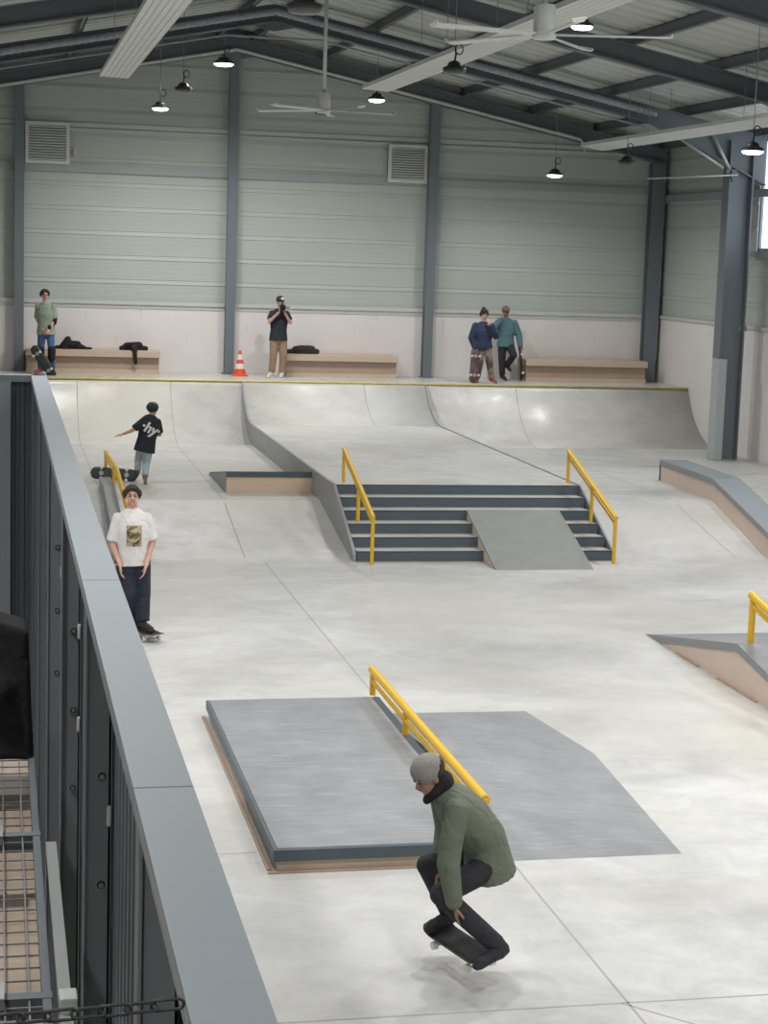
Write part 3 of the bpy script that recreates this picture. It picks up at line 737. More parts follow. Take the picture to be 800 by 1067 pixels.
# cloth lumps on the benches
def lump(name, label, cat, parts, loc, m='cloth_black', extra=None, vox=.012):
    t = thing(name, label, cat, loc); mb = MB()
    for (a, b, ra, rb) in parts: mb.cap(a, b, ra, rb)
    voxel(mb, 'cloth_body', m, t, vox, 6)
    if extra: extra(t)
    return t
def handle(t): MB().tube([(-.20, 0, .20), (-.16, 0, .29), (-.08, 0, .31), (-.02, 0, .24)], .012, 6).build('handle', 'cone_w', t, True)
lump('black_bag', 'black soft bag with a pale handle on the leftmost bench', 'bag', [((-.36, 0, .04), (.38, 0, .03), .05, .03), ((-.2, 0, .06), (-.12, 0, .22), .10, .07), ((-.05, 0, .1), (.1, 0, .12), .10, .07), ((.1, 0, .06), (.22, 0, .05), .08, .05)], (1.62, 39.8, DK+.49), extra=handle)
lump('black_jacket', 'black jacket dropped on the leftmost bench with a sleeve hanging down', 'jacket', [((-.26, 0, .05), (.26, 0, .05), .06, .06), ((-.15, 0, .1), (.12, 0, .12), .08, .08), ((0, -.3, .04), (0, 0, .08), .07, .06), ((.0, -.34, .02), (.02, -.36, -.24), .05, .045), ((-.2,0,.09),(-.05,-.1,.13),.05,.06)], (2.92, 39.82, DK+.49))
lump('dark_duffel', 'dark olive duffel bag on the bench behind the person filming', 'bag', [((-.34, 0, .05), (.3, 0, .06), .06, .07), ((-.18, 0, .1), (.2, 0, .12), .08, .07), ((-.08, 0, .14), (.16, 0, .15), .06, .05)], (6.68, 39.8, DK+.49), m=mat('dark_olive_canvas', (.035, .035, .028), .9))

# ------------------------------------------------------------------ skateboards
def skateboard(label, loc, xd, zd, under='deck_wine'):
    """xd: direction of the length, zd: direction the grip side faces; loc: deck centre"""
    xd = V(xd).normalized(); zd = V(zd); zd = (zd - xd*zd.dot(xd)).normalized(); yd = zd.cross(xd)
    t = thing('skateboard', label, 'skateboard'); R = Matrix((xd, yd, zd)).transposed().to_4x4(); R.translation = V(loc); t.matrix_world = R
    def outline(n=12):
        p = []
        L, w = .40, .103
        for i in range(n+1): a = -PI/2 + PI*i/n; p.append((L-w + w*math.cos(a), w*math.sin(a)))
        for i in range(n+1): a = PI/2 + PI*i/n; p.append((-L+w + w*math.cos(a), w*math.sin(a)))
        return p
    def zz(x, y): return max(0, abs(x)-.24)**1.3*.42 + (y/.1)**2*.006
    def plate(z0, z1, sc):
        xs = [-.4+.8*i/24 for i in range(25)]; mb = MB(); rows = []
        for x in xs:
            q = abs(x) - .297; h = .103 if q <= 0 else math.sqrt(max(.103**2 - q*q, 1e-5)); h *= sc
            for k in range(5):
                y = -h + 2*h*k/4; rows.append((x*sc, y))
        for (zo, fl) in ((z0, 0), (z1, 1)):
            mb.v += [V((x, y, zz(x, y)+zo)) for (x, y) in rows]
        n = 125
        for i in range(24):
            for k in range(4):
                a = i*5+k; mb.f.append([a, a+5, a+6, a+1]); mb.f.append([n+a, n+a+1, n+a+6, n+a+5]); mb.mi += [0, 0]
        for i in range(24):
            for k in (0, 4):
                a = i*5+k; mb.f.append([a, a+5, n+a+5, n+a]); mb.mi.append(0)
        for i in (0, 24):
            for k in range(4): a = i*5+k; mb.f.append([a, a+1, n+a+1, n+a]); mb.mi.append(0)
        return mb
    plate(-.012, 0, 1).build('deck', under, t, True)
    plate(.0005, .002, .985).build('grip_tape', 'grip', t, True)
    for s_ in (-1, 1):
        x = .21*s_
        mb = MB().box(x-.035, x+.035, -.028, .028, -.03, -.012).box(x-.014, x+.014, -.02, .02, -.055, -.03); mb.tube([(x, -.10, -.055), (x, .10, -.055)], .009, 8)
        mb.build('truck', 'truck', t)
        for q in (-1, 1):
            MB().tube([(x, q*.072, -.055), (x, q*.104, -.055)], .027, 14).build('wheel', 'wheel', t, 'auto')
    return t

# ------------------------------------------------------------------ people
def hand(mb, w, d, n, side, s, curl=.5):
    """w wrist, d direction of the hand, n palm-side normal, side: +1/-1 thumb side along d x n"""
    d = V(d).normalized(); n = V(n); n = (n - d*n.dot(d)).normalized(); c = d.cross(n).normalized()*side; w = V(w)
    mb.ell(w + d*.045*s, c*.040*s, n*.016*s, d*.052*s, 12, 8)
    L = [.070, .078, .072, .056]
    for i in range(4):
        b = w + d*.082*s + c*(.029 - .0195*i)*s; p = b; a = curl*.5
        for j, l in enumerate((.45, .32, .25)):
            dd = (d*math.cos(a) + n*math.sin(a)); q = p + dd*L[i]*l*s*1.05; mb.cap(p, q, (.0088-.0008*j)*s, (.0082-.0008*j)*s, 8); p = q; a += curl
    b = w + d*.02*s + c*.03*s; q = b + (d*.55 + c*.65 + n*.3).normalized()*.038*s; mb.cap(b, q, .0115*s, .0098*s, 8)
    q2 = q + (d*.9 + c*.15 + n*.45).normalized()*.03*s; mb.cap(q, q2, .0096*s, .008*s, 8)

def figure(name, label, loc, J, skin='skin', s=1., vox=.007, face=(0,-1,0), hup=(0,0,1), shirt=None, sleeve=1., trousers=None, shoes=None, hair=None, hat=None, cloth_r=1., hands=None, leg_r=1., cvox=.012, hem=.06, collar=False, headscale=1.0, sh_r=.9, tw=1.09):
    t = thing(name, label, 'person', loc); J = {k: V(v) - V(loc) for k, v in J.items()}
    nd = (J['head']-J['neck']).normalized(); J['neck'] = J['neck'] + nd*.03*s
    J['shL'] = J['shL'] + nd*.012*s; J['shR'] = J['shR'] + nd*.012*s
    f = V(face).normalized(); hu = V(hup); hu = (hu - f*hu.dot(f)).normalized(); hr = f.cross(hu).normalized(); H = J['head']; q = s*headscale
    hl, hR, sl, sR = J['hipL'], J['hipR'], J['shL'], J['shR']; P = (hl+hR)/2; N = J['neck']; S = (sl+sR)/2
    Cc = J.get('chest', P.lerp(N, .62)); W = J.get('waist', P.lerp(Cc, .45))
    lat0 = (hR-hl).normalized(); lat1 = (sR-sl).normalized()
    def sec(c, t_, rx, ry, upv):
        l = lat0.lerp(lat1, t_); u = V(upv).normalized(); l = (l - u*l.dot(u)).normalized(); w = u.cross(l); return (c, l*rx, w*ry)
    def torso(k, ext, hemz=None):
        u0 = (W-P); u1 = (N-Cc)
        secs = []
        if hemz is not None: secs.append(sec(P - u0.normalized()*hemz, 0, .175*s*k+ext, .125*s*k+ext, u0))
        else: secs.append(sec(P - u0.normalized()*.09*s, 0, .10*s*k, .08*s*k, u0))
        secs += [sec(P, 0, .165*s*k+ext, .115*s*k+ext, u0), sec(W, .3, .145*s*k+ext, .105*s*k+ext, u0+u1), sec(Cc, .8, .17*s*k+ext, .12*s*k+ext, u1), sec(Cc.lerp(N, .5), 1, .16*s*k+ext*.9, .10*s*k+ext*.7, u1), sec(Cc.lerp(N, .78), 1, .125*s*k+ext*.5, .078*s*k+ext*.4, u1), sec(Cc.lerp(N, .92), 1, .085*s*k+ext*.4, .066*s*k+ext*.4, u1), sec(N, 1, .062*s*k+ext*.3, .058*s*k+ext*.3, u1)]
        return secs
    # body
    b = MB(); b.loft(torso(.93, 0), 20)
    b.cap(N - (N-Cc).normalized()*.03*s, H - hu*.04*s, .056*s, .052*s)
    b.ell(H + hu*.022*q - f*.012*q, hr*.074*q, f*.093*q, hu*.092*q, 20, 12)
    b.ell(H - hu*.042*q + f*.018*q, hr*.058*q, f*.066*q, hu*.070*q, 16, 10)
    b.cap(H + hu*.012*q + f*.078*q, H - hu*.022*q + f*.098*q, .009*q, .0135*q, 8)      # nose
    b.ell(H - hu*.095*q + f*.052*q, hr*.024*q, f*.02*q, hu*.018*q, 10, 6)              # chin
    b.cap(H + hu*.028*q + f*.076*q - hr*.04*q, H + hu*.028*q + f*.076*q + hr*.04*q, .012*q, .012*q, 8)   # brow ridge
    for e in (-1, 1): b.ell(H + hr*.076*q*e - f*.008*q, hr*.011*q, f*.02*q, hu*.032*q, 10, 6)
    for (sh, el, wr) in (('shL', 'elL', 'wrL'), ('shR', 'elR', 'wrR')):
        b.cap(J[sh], J[el], .050*s, .040*s); b.cap(J[el], J[wr], .040*s, .026*s)
    for (hp, kn, an, to) in (('hipL', 'knL', 'anL', 'toeL'), ('hipR', 'knR', 'anR', 'toeR')):
        b.cap(J[hp], J[kn], .083*s, .056*s); b.cap(J[kn], J[an].lerp(J[kn], .35) , .055*s, .048*s); b.cap(J[kn].lerp(J[an], .6), J[an], .046*s, .034*s)
        b.cap(J[an] + V((0,0,-.03*s)), J[to], .036*s, .028*s)
    for k, sd in (('L', 1), ('R', -1)):
        hd = (hands or {}).get(k, {})
        d = hd.get('d', (J['wr'+k]-J['el'+k])); n_ = hd.get('n', (P + f*.1 - J['wr'+k])); 
        hand(b, J['wr'+k], d, n_, hd.get('side', sd), s, hd.get('curl', .45))
    body = voxel(b, 'body', skin, t, vox, 3)
    # face
    for e in (-1, 1): 
        MB().ell(H + hu*.010*q + f*.083*q + hr*.031*q*e, hr*.013*q, f*.007*q, hu*.008*q, 10, 6).build('eye', 'eye', t, True)
        if hair: MB().cap(H + hu*.034*q + f*.088*q + hr*.016*q*e, H + hu*.036*q + f*.080*q + hr*.048*q*e, .005*q, .004*q, 8).build('eyebrow', 'hair', t, True)
    MB().cap(H - hu*.052*q + f*.082*q - hr*.02*q, H - hu*.052*q + f*.082*q + hr*.02*q, .0065*q, .0065*q, 8).build('mouth', 'lip', t, True)
    if hair:
        b = MB(); g = .012*q
        b.ell(H + hu*.045*q - f*.030*q, hr*(.080*q+g), f*(.088*q+g), hu*(.080*q+g), 18, 10)
        if hair != 'short': 
            b.ell(H + hu*.10*q + f*.035*q, hr*.07*q, f*.05*q, hu*.035*q, 14, 8)
            b.ell(H + hu*.092*q + f*.055*q - hr*.04*q, hr*.04*q, f*.035*q, hu*.03*q, 14, 8); b.ell(H + hu*.088*q + f*.055*q + hr*.045*q, hr*.035*q, f*.035*q, hu*.026*q, 14, 8)
            for e in (-1, 1): b.ell(H + hu*.03*q - f*.01*q + hr*.088*q*e, hr*.028*q, f*.042*q, hu*.05*q, 12, 8); b.ell(H - hu*.005*q - f*.03*q + hr*.085*q*e, hr*.022*q, f*.03*q, hu*.035*q, 12, 8)
        voxel(b, 'hair', 'hair', t, .008, 3)
    if hat == 'beanie':
        b = MB(); b.ell(H + hu*.055*q - f*.012*q, hr*.095*q, f*.112*q, hu*.095*q, 20, 12); o = voxel(b, 'beanie', 'grey_beanie', t, .008, 4)
    if hat == 'darkbeanie':
        b = MB(); b.ell(H + hu*.06*q - f*.015*q, hr*.092*q, f*.108*q, hu*.088*q, 20, 12); b.ell(H + hu*.14*q - f*.05*q, hr*.05*q, f*.05*q, hu*.05*q, 14, 8); o = voxel(b, 'knit_hat', mat('dark_brown_knit', (.035, .025, .028), .9), t, .009, 4)
    if hat == 'helmet':
        b = MB(); b.ell(H + hu*.05*q - f*.015*q, hr*.108*q, f*.125*q, hu*.098*q, 22, 12); o = voxel(b, 'helmet', 'black', t, .009, 3)
        mb = MB()
        for k in range(5): a = (k-2)*.34; c = H + hu*(.05+.098*math.cos(.75))*q*1.0; mb.ell(H + hu*(.05*q+.085*q*math.cos(a)) - f*(.015*q+.085*q) + hr*.085*q*math.sin(a), hr*.006*q, f*.012*q, hu*.018*q, 8, 6)
        mb.build('vent_hole', 'cable', o, True)
    if hat == 'cap':
        b = MB(); b.ell(H + hu*.06*q - f*.012*q, hr*.09*q, f*.105*q, hu*.075*q, 20, 12); b.ell(H + hu*.055*q + f*.11*q, hr*.07*q, f*.07*q, hu*.010*q, 16, 6); voxel(b, 'cap', 'brown_cap', t, .007, 2)
    if hat == 'filmcap':
        b = MB(); b.ell(H + hu*.06*q - f*.01*q, hr*.095*q, f*.11*q, hu*.085*q, 20, 12); o = voxel(b, 'cap', 'black', t, .009, 2)
        MB().ell(H + hu*.085*q + f*.06*q - hr*.03*q, hr*.05*q, f*.045*q, hu*.035*q, 14, 8).build('cap_panel', 'cone_w', o, True)
    parts = {'body': body}
    if shirt:
        b = MB(); b.loft(torso(tw, .018*cloth_r, hem*s), 22)
        for (sh, el, wr) in (('shL', 'elL', 'wrL'), ('shR', 'elR', 'wrR')):
            r0, r1 = .062*s*cloth_r*sh_r, .058*s*cloth_r
            if sleeve >= 2:
                b.cap(J[sh], J[el], r0, r1*.95); b.cap(J[el], J[el].lerp(J[wr], .9), r1*.95, .042*s*cloth_r)
            else:
                b.cap(J[sh], J[sh].lerp(J[el], .3), r0, r0); b.cone(J[sh].lerp(J[el], .1), J[sh].lerp(J[el], sleeve), r0, r1*1.12)
        if collar: b.cap(N - hu*.0, N + (H-N)*.18, .075*s, .07*s)
        parts['shirt'] = voxel(b, 'sweater' if sleeve >= 2 else 't_shirt', shirt, t, cvox, 4)
    if trousers:
        b = MB()
        u0 = (W-P).normalized()
        b.loft([sec(P - u0*.12*s, 0, .10*s, .09*s, u0), sec(P - u0*.06*s, 0, .165*s, .118*s, u0), sec(P + u0*.03*s, 0, .16*s, .115*s, u0), sec(P + u0*.09*s, 0, .145*s, .105*s, u0)], 18)
        for (hp, kn, an) in (('hipL', 'knL', 'anL'), ('hipR', 'knR', 'anR')):
            lr = leg_r; b.cap(J[hp], J[kn], .094*s*lr, .072*s*lr); b.cap(J[kn], J[kn].lerp(J[an], .25), .072*s*lr, .066*s*lr); b.cone(J[kn], J[kn].lerp(J[an], .97), .070*s*lr, .062*s*lr)
        parts['trousers'] = voxel(b, 'trousers', trousers, t, cvox, 4)
    if shoes:
        for (an, to) in (('anL', 'toeL'), ('anR', 'toeR')):
            d = (J[to]-J[an]).normalized(); b = MB(); up_ = V((0,0,1))
            b.cap(J[an] - d*.03*s + V((0,0,-.025*s)), J[to], .045*s, .036*s, 14); b.cap(J[an] - d*.045*s + V((0,0,-.05*s)), J[to] + d*.015*s + V((0,0,-.012*s)), .040*s, .040*s, 14, .62, up_); b.cap(J[an] + V((0,0,.02*s)), J[an] + V((0,0,-.03*s)), .043*s, .05*s)
            voxel(b, 'shoe', shoes, t, .009, 3)
    return t, parts, J

def project(mb, target, d, name, m, parent, off=.004):
    """lay a flat decal mesh onto the cloth along direction d"""
    bm = target.data; bvh = BVHTree.FromPolygons([v.co[:] for v in bm.vertices], [p.vertices[:] for p in bm.polygons])
    d = V(d).normalized(); ok = 0
    for i, p in enumerate(mb.v):
        h = bvh.ray_cast(p - d*.6, d, 1.5)
        if h[0] is not None: mb.v[i] = h[0] - d*off
    return mb.build(name, m, parent, True)
def grid(c, u, w, nu, nw):
    mb = MB()
    for i in range(nu+1):
        for k in range(nw+1): mb.v.append(V(c) + V(u)*(i/nu-.5) + V(w)*(k/nw-.5))
    for i in range(nu):
        for k in range(nw): a = i*(nw+1)+k; mb.f.append([a, a+nw+1, a+nw+2, a+1]); mb.mi.append(0)
    return mb

# 1 man in the white tee, rolling towards the camera
X, Y = 1.52, 20.5
t, parts, J = figure('person', 'person in a white tee and dark trousers rolling beside the railing', (X+.09, Y, .10),
    dict(head=(1.505, Y-.04, 1.645), neck=(1.51, Y, 1.475), chest=(1.515, Y-.01, 1.25), shL=(1.345, Y, 1.38), shR=(1.68, Y, 1.38), elL=(1.285, Y-.01, 1.10), elR=(1.745, Y-.01, 1.11),
         wrL=(1.37, Y-.16, .87), wrR=(1.66, Y-.17, .86), hipL=(1.44, Y, .88), hipR=(1.61, Y, .88), knL=(1.47, Y-.08, .52), knR=(1.64, Y-.03, .50), anL=(1.55, Y+.16, .19), anR=(1.64, Y-.08, .19), toeL=(1.60, Y+.06, .14), toeR=(1.72, Y-.26, .145)),
    skin='skin_l', shirt='white_cloth', sleeve=.92, trousers='navy_trouser', shoes='charcoal', hair='long', cloth_r=1.15, vox=.0065, hem=.03, leg_r=1.3, sh_r=.86,
    hands={'L': {'d': (.1, -.25, -1), 'n': (1, 0, 0), 'side': -1, 'curl': .35}, 'R': {'d': (-.25, -.25, -1), 'n': (-1, 0, 0), 'side': 1, 'curl': .35}}, headscale=.98)
g = grid((1.525, Y, 1.20), (.17, 0, 0), (0, 0, .24), 12, 16); g.v = [p - V((X+.09, Y, .10)) for p in g.v]
o = project(g, parts['shirt'], (0, 1, 0), 'chest_print', 'print', t); tag(o, 'rectangular gold and black chest print')
# glasses
H = J['head']; mb = MB()
skateboard('dark skateboard under the person in the white tee', (1.66, Y-.06, .093), (.35, -1, 0), (0, 0, 1), 'deck_brown')

# 2 crouching skater in the foreground
Y = 10.5; loc = (2.9, Y, .2)
t, parts, J = figure('person', 'person in a sage green sweater and grey beanie crouching over a skateboard', loc,
    dict(head=(2.615, 10.50, 1.285), neck=(2.735, 10.52, 1.19), chest=(2.87, 10.54, 1.01), waist=(3.00, 10.55, .865), shL=(2.77, 10.36, 1.10), shR=(2.75, 10.70, 1.14), elL=(2.705, 10.27, .80), elR=(2.82, 10.80, .86),
         wrL=(2.745, 10.24, .545), wrR=(2.76, 10.72, .62), hipL=(3.02, 10.44, .72), hipR=(3.05, 10.66, .72), knL=(2.68, 10.33, .585), knR=(2.69, 10.74, .63), anL=(3.015, 10.15, .30), anR=(2.86, 10.78, .29),
         toeL=(2.875, 10.07, .24), toeR=(2.72, 10.70, .235)),
    skin='skin_d', face=(-.86, -.30, -.42), hup=(-.35, -.1, .93), shirt='olive', sleeve=2, trousers='charcoal', shoes='charcoal', hair='short', hat='beanie', cloth_r=1.35, tw=1.13, vox=.006, cvox=.011, hem=.10, collar=False, leg_r=1.0,
    hands={'L': {'d': (.15, .05, -1), 'n': (1, .2, 0), 'side': 1, 'curl': .5}, 'R': {'d': (-.3, -.4, -.9), 'n': (1, 0, 0), 'side': 1}})
b = MB(); N = J['neck']; b.cap(N + V((-.01, 0, .035)), N + V((-.06, -.01, .0)), .085, .07); b.cap(N + V((-.06, 0, -.03)), N + V((-.10, -.02, -.07)), .045, .03)
voxel(b, 'neck_warmer', 'cloth_black', t, .01, 4)
skateboard('dark skateboard under the crouching person in the sage sweater', (2.87, 10.48, .19), (.22, -.80, .02), (-.1, 0, 1), 'deck_brown')

# 3 running child, seen from behind
loc = (2.42, 30.4, LN)
t, parts, J = figure('person', 'child in a black tee and black helmet running up the left lane after a skateboard', loc,
    dict(head=(2.565, 30.46, 1.715), neck=(2.54, 30.42, 1.615), chest=(2.51, 30.4, 1.45), shL=(2.41, 30.36, 1.545), shR=(2.655, 30.42, 1.515), elL=(2.22, 30.34, 1.38), elR=(2.70, 30.50, 1.30),
         wrL=(2.06, 30.38, 1.31), wrR=(2.62, 30.66, 1.27), hipL=(2.38, 30.4, 1.08), hipR=(2.50, 30.4, 1.08), knL=(2.35, 30.62, .86), knR=(2.46, 30.38, .80), anL=(2.33, 30.52, .66), anR=(2.43, 30.16, .62),
         toeL=(2.32, 30.66, .57), toeR=(2.43, 30.09, .54)),
    skin='skin', s=.84, face=(.3, 1, -.05), shirt='black_tee', sleeve=.85, trousers='light_denim', shoes='brown_cap', hat='helmet', cloth_r=1.2, vox=.007, hem=.08, leg_r=1.12,
    hands={'L': {'d': (-1, .1, -.25), 'n': (0, .3, -1), 'side': 1, 'curl': .25}}, headscale=1.16, tw=1.12)
fc = bpy.data.curves.new('hy', 'FONT'); fc.body = '\u00b7hy\u00b7'; fc.size = .235; fc.align_x = 'CENTER'; fc.align_y = 'CENTER'; fc.shear = .15; fc.offset = .008
fo = bpy.data.objects.new('tmpfont', fc); C.objects.link(fo)
dg = bpy.context.evaluated_depsgraph_get(); dg.update(); me = bpy.data.meshes.new_from_object(fo.evaluated_get(dg)); bpy.data.objects.remove(fo)
import bmesh
bm_ = bmesh.new(); bm_.from_mesh(me); bmesh.ops.remove_doubles(bm_, verts=bm_.verts, dist=1e-5)
for _ in range(2): bmesh.ops.subdivide_edges(bm_, edges=[e for e in bm_.edges if e.calc_length() > .03], cuts=1); 
bmesh.ops.triangulate(bm_, faces=bm_.faces)
mb = MB(); a = -.42
for v in bm_.verts:
    x, y = v.co.x, v.co.y; mb.v.append(V((2.525 + x*math.cos(a) - y*math.sin(a), 30.4, 1.41 + x*math.sin(a) + y*math.cos(a))) - V(loc))
bm_.verts.index_update()
for f_ in bm_.faces: mb.f.append([v.index for v in f_.verts]); mb.mi.append(0)
bm_.free()
o = project(mb, parts['shirt'], (0, 1, 0), 'back_logo', 'cone_w', t, .008); tag(o, 'white hy lettering across the back')
skateboard('loose dark skateboard tipped on its side behind the yellow rail', (1.93, 30.45, LN+.125), (1, -.12, -.06), (0, 1, -.2), 'deck_green')

# 4 boy with elbow and knee pads
Y = 39.0; loc = (1.02, Y, DK)
t, parts, J = figure('person', 'person in a pale green tee with elbow and knee pads at the far left', loc,
    dict(head=(.985, Y, 3.34), neck=(1.00, Y, 3.17), chest=(1.01, Y, 2.95), shL=(.85, Y+.04, 3.09), shR=(1.15, Y-.06, 3.09), elL=(.83, Y+.08, 2.82), elR=(1.19, Y-.05, 2.83),
         wrL=(.93, Y-.10, 2.64), wrR=(1.08, Y-.18, 2.64), hipL=(.93, Y, 2.56), hipR=(1.10, Y, 2.56), knL=(.90, Y-.05, 2.14), knR=(1.13, Y-.10, 2.14), anL=(.90, Y+.05, 1.78), anR=(1.16, Y+.05, 1.78),
         toeL=(.80, Y-.1, 1.715), toeR=(1.12, Y-.12, 1.715)),
    skin='skin', s=.98, face=(.25, -1, -.1), shirt='green_tee', sleeve=.9, trousers='denim', shoes='red_shoe', hair='long', cloth_r=1.2, vox=.009, hem=.05)
MB().cap(J['elR'] + V((.0, -.0, .05)), J['elR'] + V((-.01, -.02, -.06)), .062, .055).build('elbow_pad', 'cloth_black', t, True)
MB().cap(J['wrR'] + V((0, 0, .05)), J['wrR'] + V((0, 0, .01)), .036, .034).build('wrist_guard', 'cloth_black', t, True)
for k in ('knL', 'knR'): MB().cap(J[k] + V((0, -.01, .06)), J[k] + V((0, -.01, -.12)), .088, .076).build('knee_pad', 'cloth_black', t, True)
skateboard('dark green skateboard leaning up against the shins of the person in elbow pads', (.95, Y-.32, 1.95), (.55, -.05, -.8), (.3, 1, .2), 'deck_green')

# 5 person filming
Y = 39.25; loc = (6.02, Y, DK)
t, parts, J = figure('person', 'person in a black tee and tan trousers filming with a camera at the face', loc,
    dict(head=(6.05, Y, 3.31), neck=(6.04, Y, 3.15), chest=(6.03, Y, 2.93), shL=(5.87, Y, 3.06), shR=(6.20, Y, 3.06), elL=(5.80, Y-.13, 2.89), elR=(6.26, Y-.13, 2.88),
         wrL=(5.99, Y-.22, 3.10), wrR=(6.12, Y-.22, 3.09), hipL=(5.94, Y, 2.54), hipR=(6.11, Y, 2.54), knL=(5.92, Y-.03, 2.14), knR=(6.14, Y-.03, 2.14), anL=(5.90, Y, 1.78), anR=(6.13, Y, 1.78),
         toeL=(5.80, Y-.14, 1.715), toeR=(6.07, Y-.16, 1.715)),
    skin='skin', face=(.05, -1, -.1), shirt='black_tee', sleeve=.7, trousers='tan_trouser', shoes='pale_shoe', hat='filmcap', cloth_r=1.15, vox=.009, hem=.06, leg_r=1.2,
    hands={'L': {'d': (.2, 0, 1), 'n': (1, 0, 0), 'side': 1, 'curl': .6}, 'R': {'d': (-.2, 0, 1), 'n': (-1, 0, 0), 'side': -1, 'curl': .6}})
t = thing('video_camera', 'dark handheld video camera held up by the person in tan trousers', 'camera', (6.06, Y-.26, 3.17))
MB().box(-.055, .055, -.07, .10, -.02, .10).build('camera_body', 'black', t, bevel=.01)
MB().tube([(.0, -.07, .04), (.0, -.16, .04)], .038, 14).build('camera_lens', 'lens', t, 'auto')
MB().box(.06, .16, -.03, -.015, .0, .07).box(.05, .065, -.03, 0, .02, .05).build('side_screen', 'cable', t)
MB().tube([(0, -.05, .10), (0, -.04, .15), (0, .06, .15), (0, .07, .10)], .011, 6).build('top_handle', 'black', t)

# 6 person in navy sweater
Y = 38.62; loc = (10.53, Y, DK)
t, parts, J = figure('person', 'person in a navy sweater and patched brown trousers with a hand at the mouth', loc,
    dict(head=(10.50, Y, 3.17), neck=(10.49, Y+.01, 3.00), chest=(10.49, Y, 2.80), shL=(10.31, Y, 2.92), shR=(10.66, Y, 2.92), elL=(10.23, Y, 2.66), elR=(10.76, Y-.08, 2.72),
         wrL=(10.30, Y-.06, 2.44), wrR=(10.60, Y-.18, 2.95), hipL=(10.43, Y, 2.46), hipR=(10.60, Y, 2.46), knL=(10.43, Y-.02, 2.08), knR=(10.66, Y-.04, 2.08), anL=(10.40, Y+.02, 1.78), anR=(10.72, Y, 1.78),
         toeL=(10.36, Y-.13, 1.715), toeR=(10.78, Y-.15, 1.715)),
    skin='skin_l', s=.95, face=(.15, -1, -.05), shirt='navy', sleeve=2, trousers='camo', shoes='red_shoe', hair='long', hat='darkbeanie', cloth_r=1.5, tw=1.12, vox=.009, hem=.02, leg_r=1.15,
    hands={'R': {'d': (-.4, .0, .9), 'n': (0, 1, 0), 'side': 1, 'curl': .8}, 'L': {'d': (0, 0, -1), 'n': (0, -1, 0), 'side': 1, 'curl': .6}})
skateboard('upright skateboard with wine red underside held by the person in the navy sweater', (10.30, Y-.10, 2.06), (.03, 0, 1), (0, 1, .05), 'deck_wine')

# 7 person in teal, leaning back with one foot up
Y = 39.62; loc = (11.32, Y, DK)
t, parts, J = figure('person', 'person in a teal fleece and charcoal trousers leaning at the right with one leg raised', loc,
    dict(head=(11.27, Y-.02, 3.22), neck=(11.29, Y, 3.05), chest=(11.30, Y, 2.84), shL=(11.12, Y-.02, 2.97), shR=(11.49, Y, 2.96), elL=(10.96, Y-.15, 2.86), elR=(11.60, Y-.02, 2.69),
         wrL=(11.12, Y-.18, 3.06), wrR=(11.62, Y-.12, 2.44), hipL=(11.22, Y, 2.46), hipR=(11.39, Y, 2.46), knL=(11.22, Y-.04, 2.08), knR=(11.41, Y-.34, 2.26), anL=(11.25, Y, 1.78), anR=(11.34, Y-.05, 2.02),
         toeL=(11.28, Y-.16, 1.715), toeR=(11.36, Y-.22, 1.93)),
    skin='skin_d', face=(-.1, -1, -.1), shirt='teal', sleeve=2, trousers='charcoal', shoes='charcoal', hat='cap', hair='short', cloth_r=1.45, tw=1.1, vox=.009, hem=.03, leg_r=1.12,
    hands={'L': {'d': (.5, .2, .8), 'n': (1, 0, 0), 'side': 1, 'curl': .6}, 'R': {'d': (0, 0, -1), 'n': (0, -1, 0), 'side': -1, 'curl': .6}})
skateboard('upright dark skateboard leaning beside the rightmost bench, held by the person in teal', (11.64, Y-.16, 2.07), (-.10, .02, 1), (-.85, .5, 0), 'deck_green')

# ------------------------------------------------------------------ mezzanine guardrail beside the camera
t = thing('guardrail', 'slate grey steel guardrail with a wide flat cap running away from the camera', 'guardrail', (.3, 2.0, 2.6))
O = V((.3, 2.0, 2.6))
segs = [(1.0, 3.25), (3.255, 5.35), (5.355, 9.4), (9.405, 13.75)]
for (a, b) in segs:
    mb = MB().box(.248-O.x, .36-O.x, a-O.y, b-O.y, 3.48-2.6, 3.5-2.6); mb.box(.355-O.x, .36-O.x, a-O.y, b-O.y, 3.44-2.6, 3.48-2.6); mb.box(.248-O.x, .253-O.x, a-O.y, b-O.y, 3.455-2.6, 3.48-2.6)
    mb.build('rail_cap', 'rail_cap', t, bevel=.002)
def bolt(parent, x, y, z):
    mb = MB(); mb.tube([(x, y, z), (x, y-.003, z)], .0165, 16); mb.m = 1; mb.tube([(x, y-.003, z), (x, y-.006, z)], .0125, 16); mb.m = 0
    mb.tube([(x, y-.006, z), (x, y-.011, z)], .008, 12); mb.build('bolt', ['bolt', 'black'], parent)
for i, y in enumerate((3.15, 5.15, 7.15, 9.15, 11.15, 13.15)):
    zb = .3 if y > 7.5 else 1.0
    x0, x1 = .252, .327
    mb = MB().box(x0-O.x, x1-O.x, y-O.y, y+.008-O.y, zb-O.z, 3.455-O.z); mb.box(x0-.0-O.x, x0+.006-O.x, y-.012-O.y, y+.07-O.y, zb-O.z, 3.455-O.z)
    mb.box(x1-.006-O.x, x1-O.x, y-O.y, y+.10-O.y, zb-O.z, 3.455-O.z)
    p = mb.build('post', 'rail_post' , t)
    if i:
        z = 3.455 - .17
        while z > max(zb, 2.2) + .1: bolt(p, (x0+x1)/2 + .012 - O.x, y - O.y, z - O.z); z -= .325 if i != 1 else .33
        for z in ((2.86,) if i % 2 else (2.98, 2.6)):
            mb = MB().cap((x1-.004-O.x, y-.004-O.y, z-O.z), (x1-.004-O.x, y-.004-O.y, z-.05-O.z), .007, .008, 8); mb.build('sealant_bead', 'caulk', p, True)
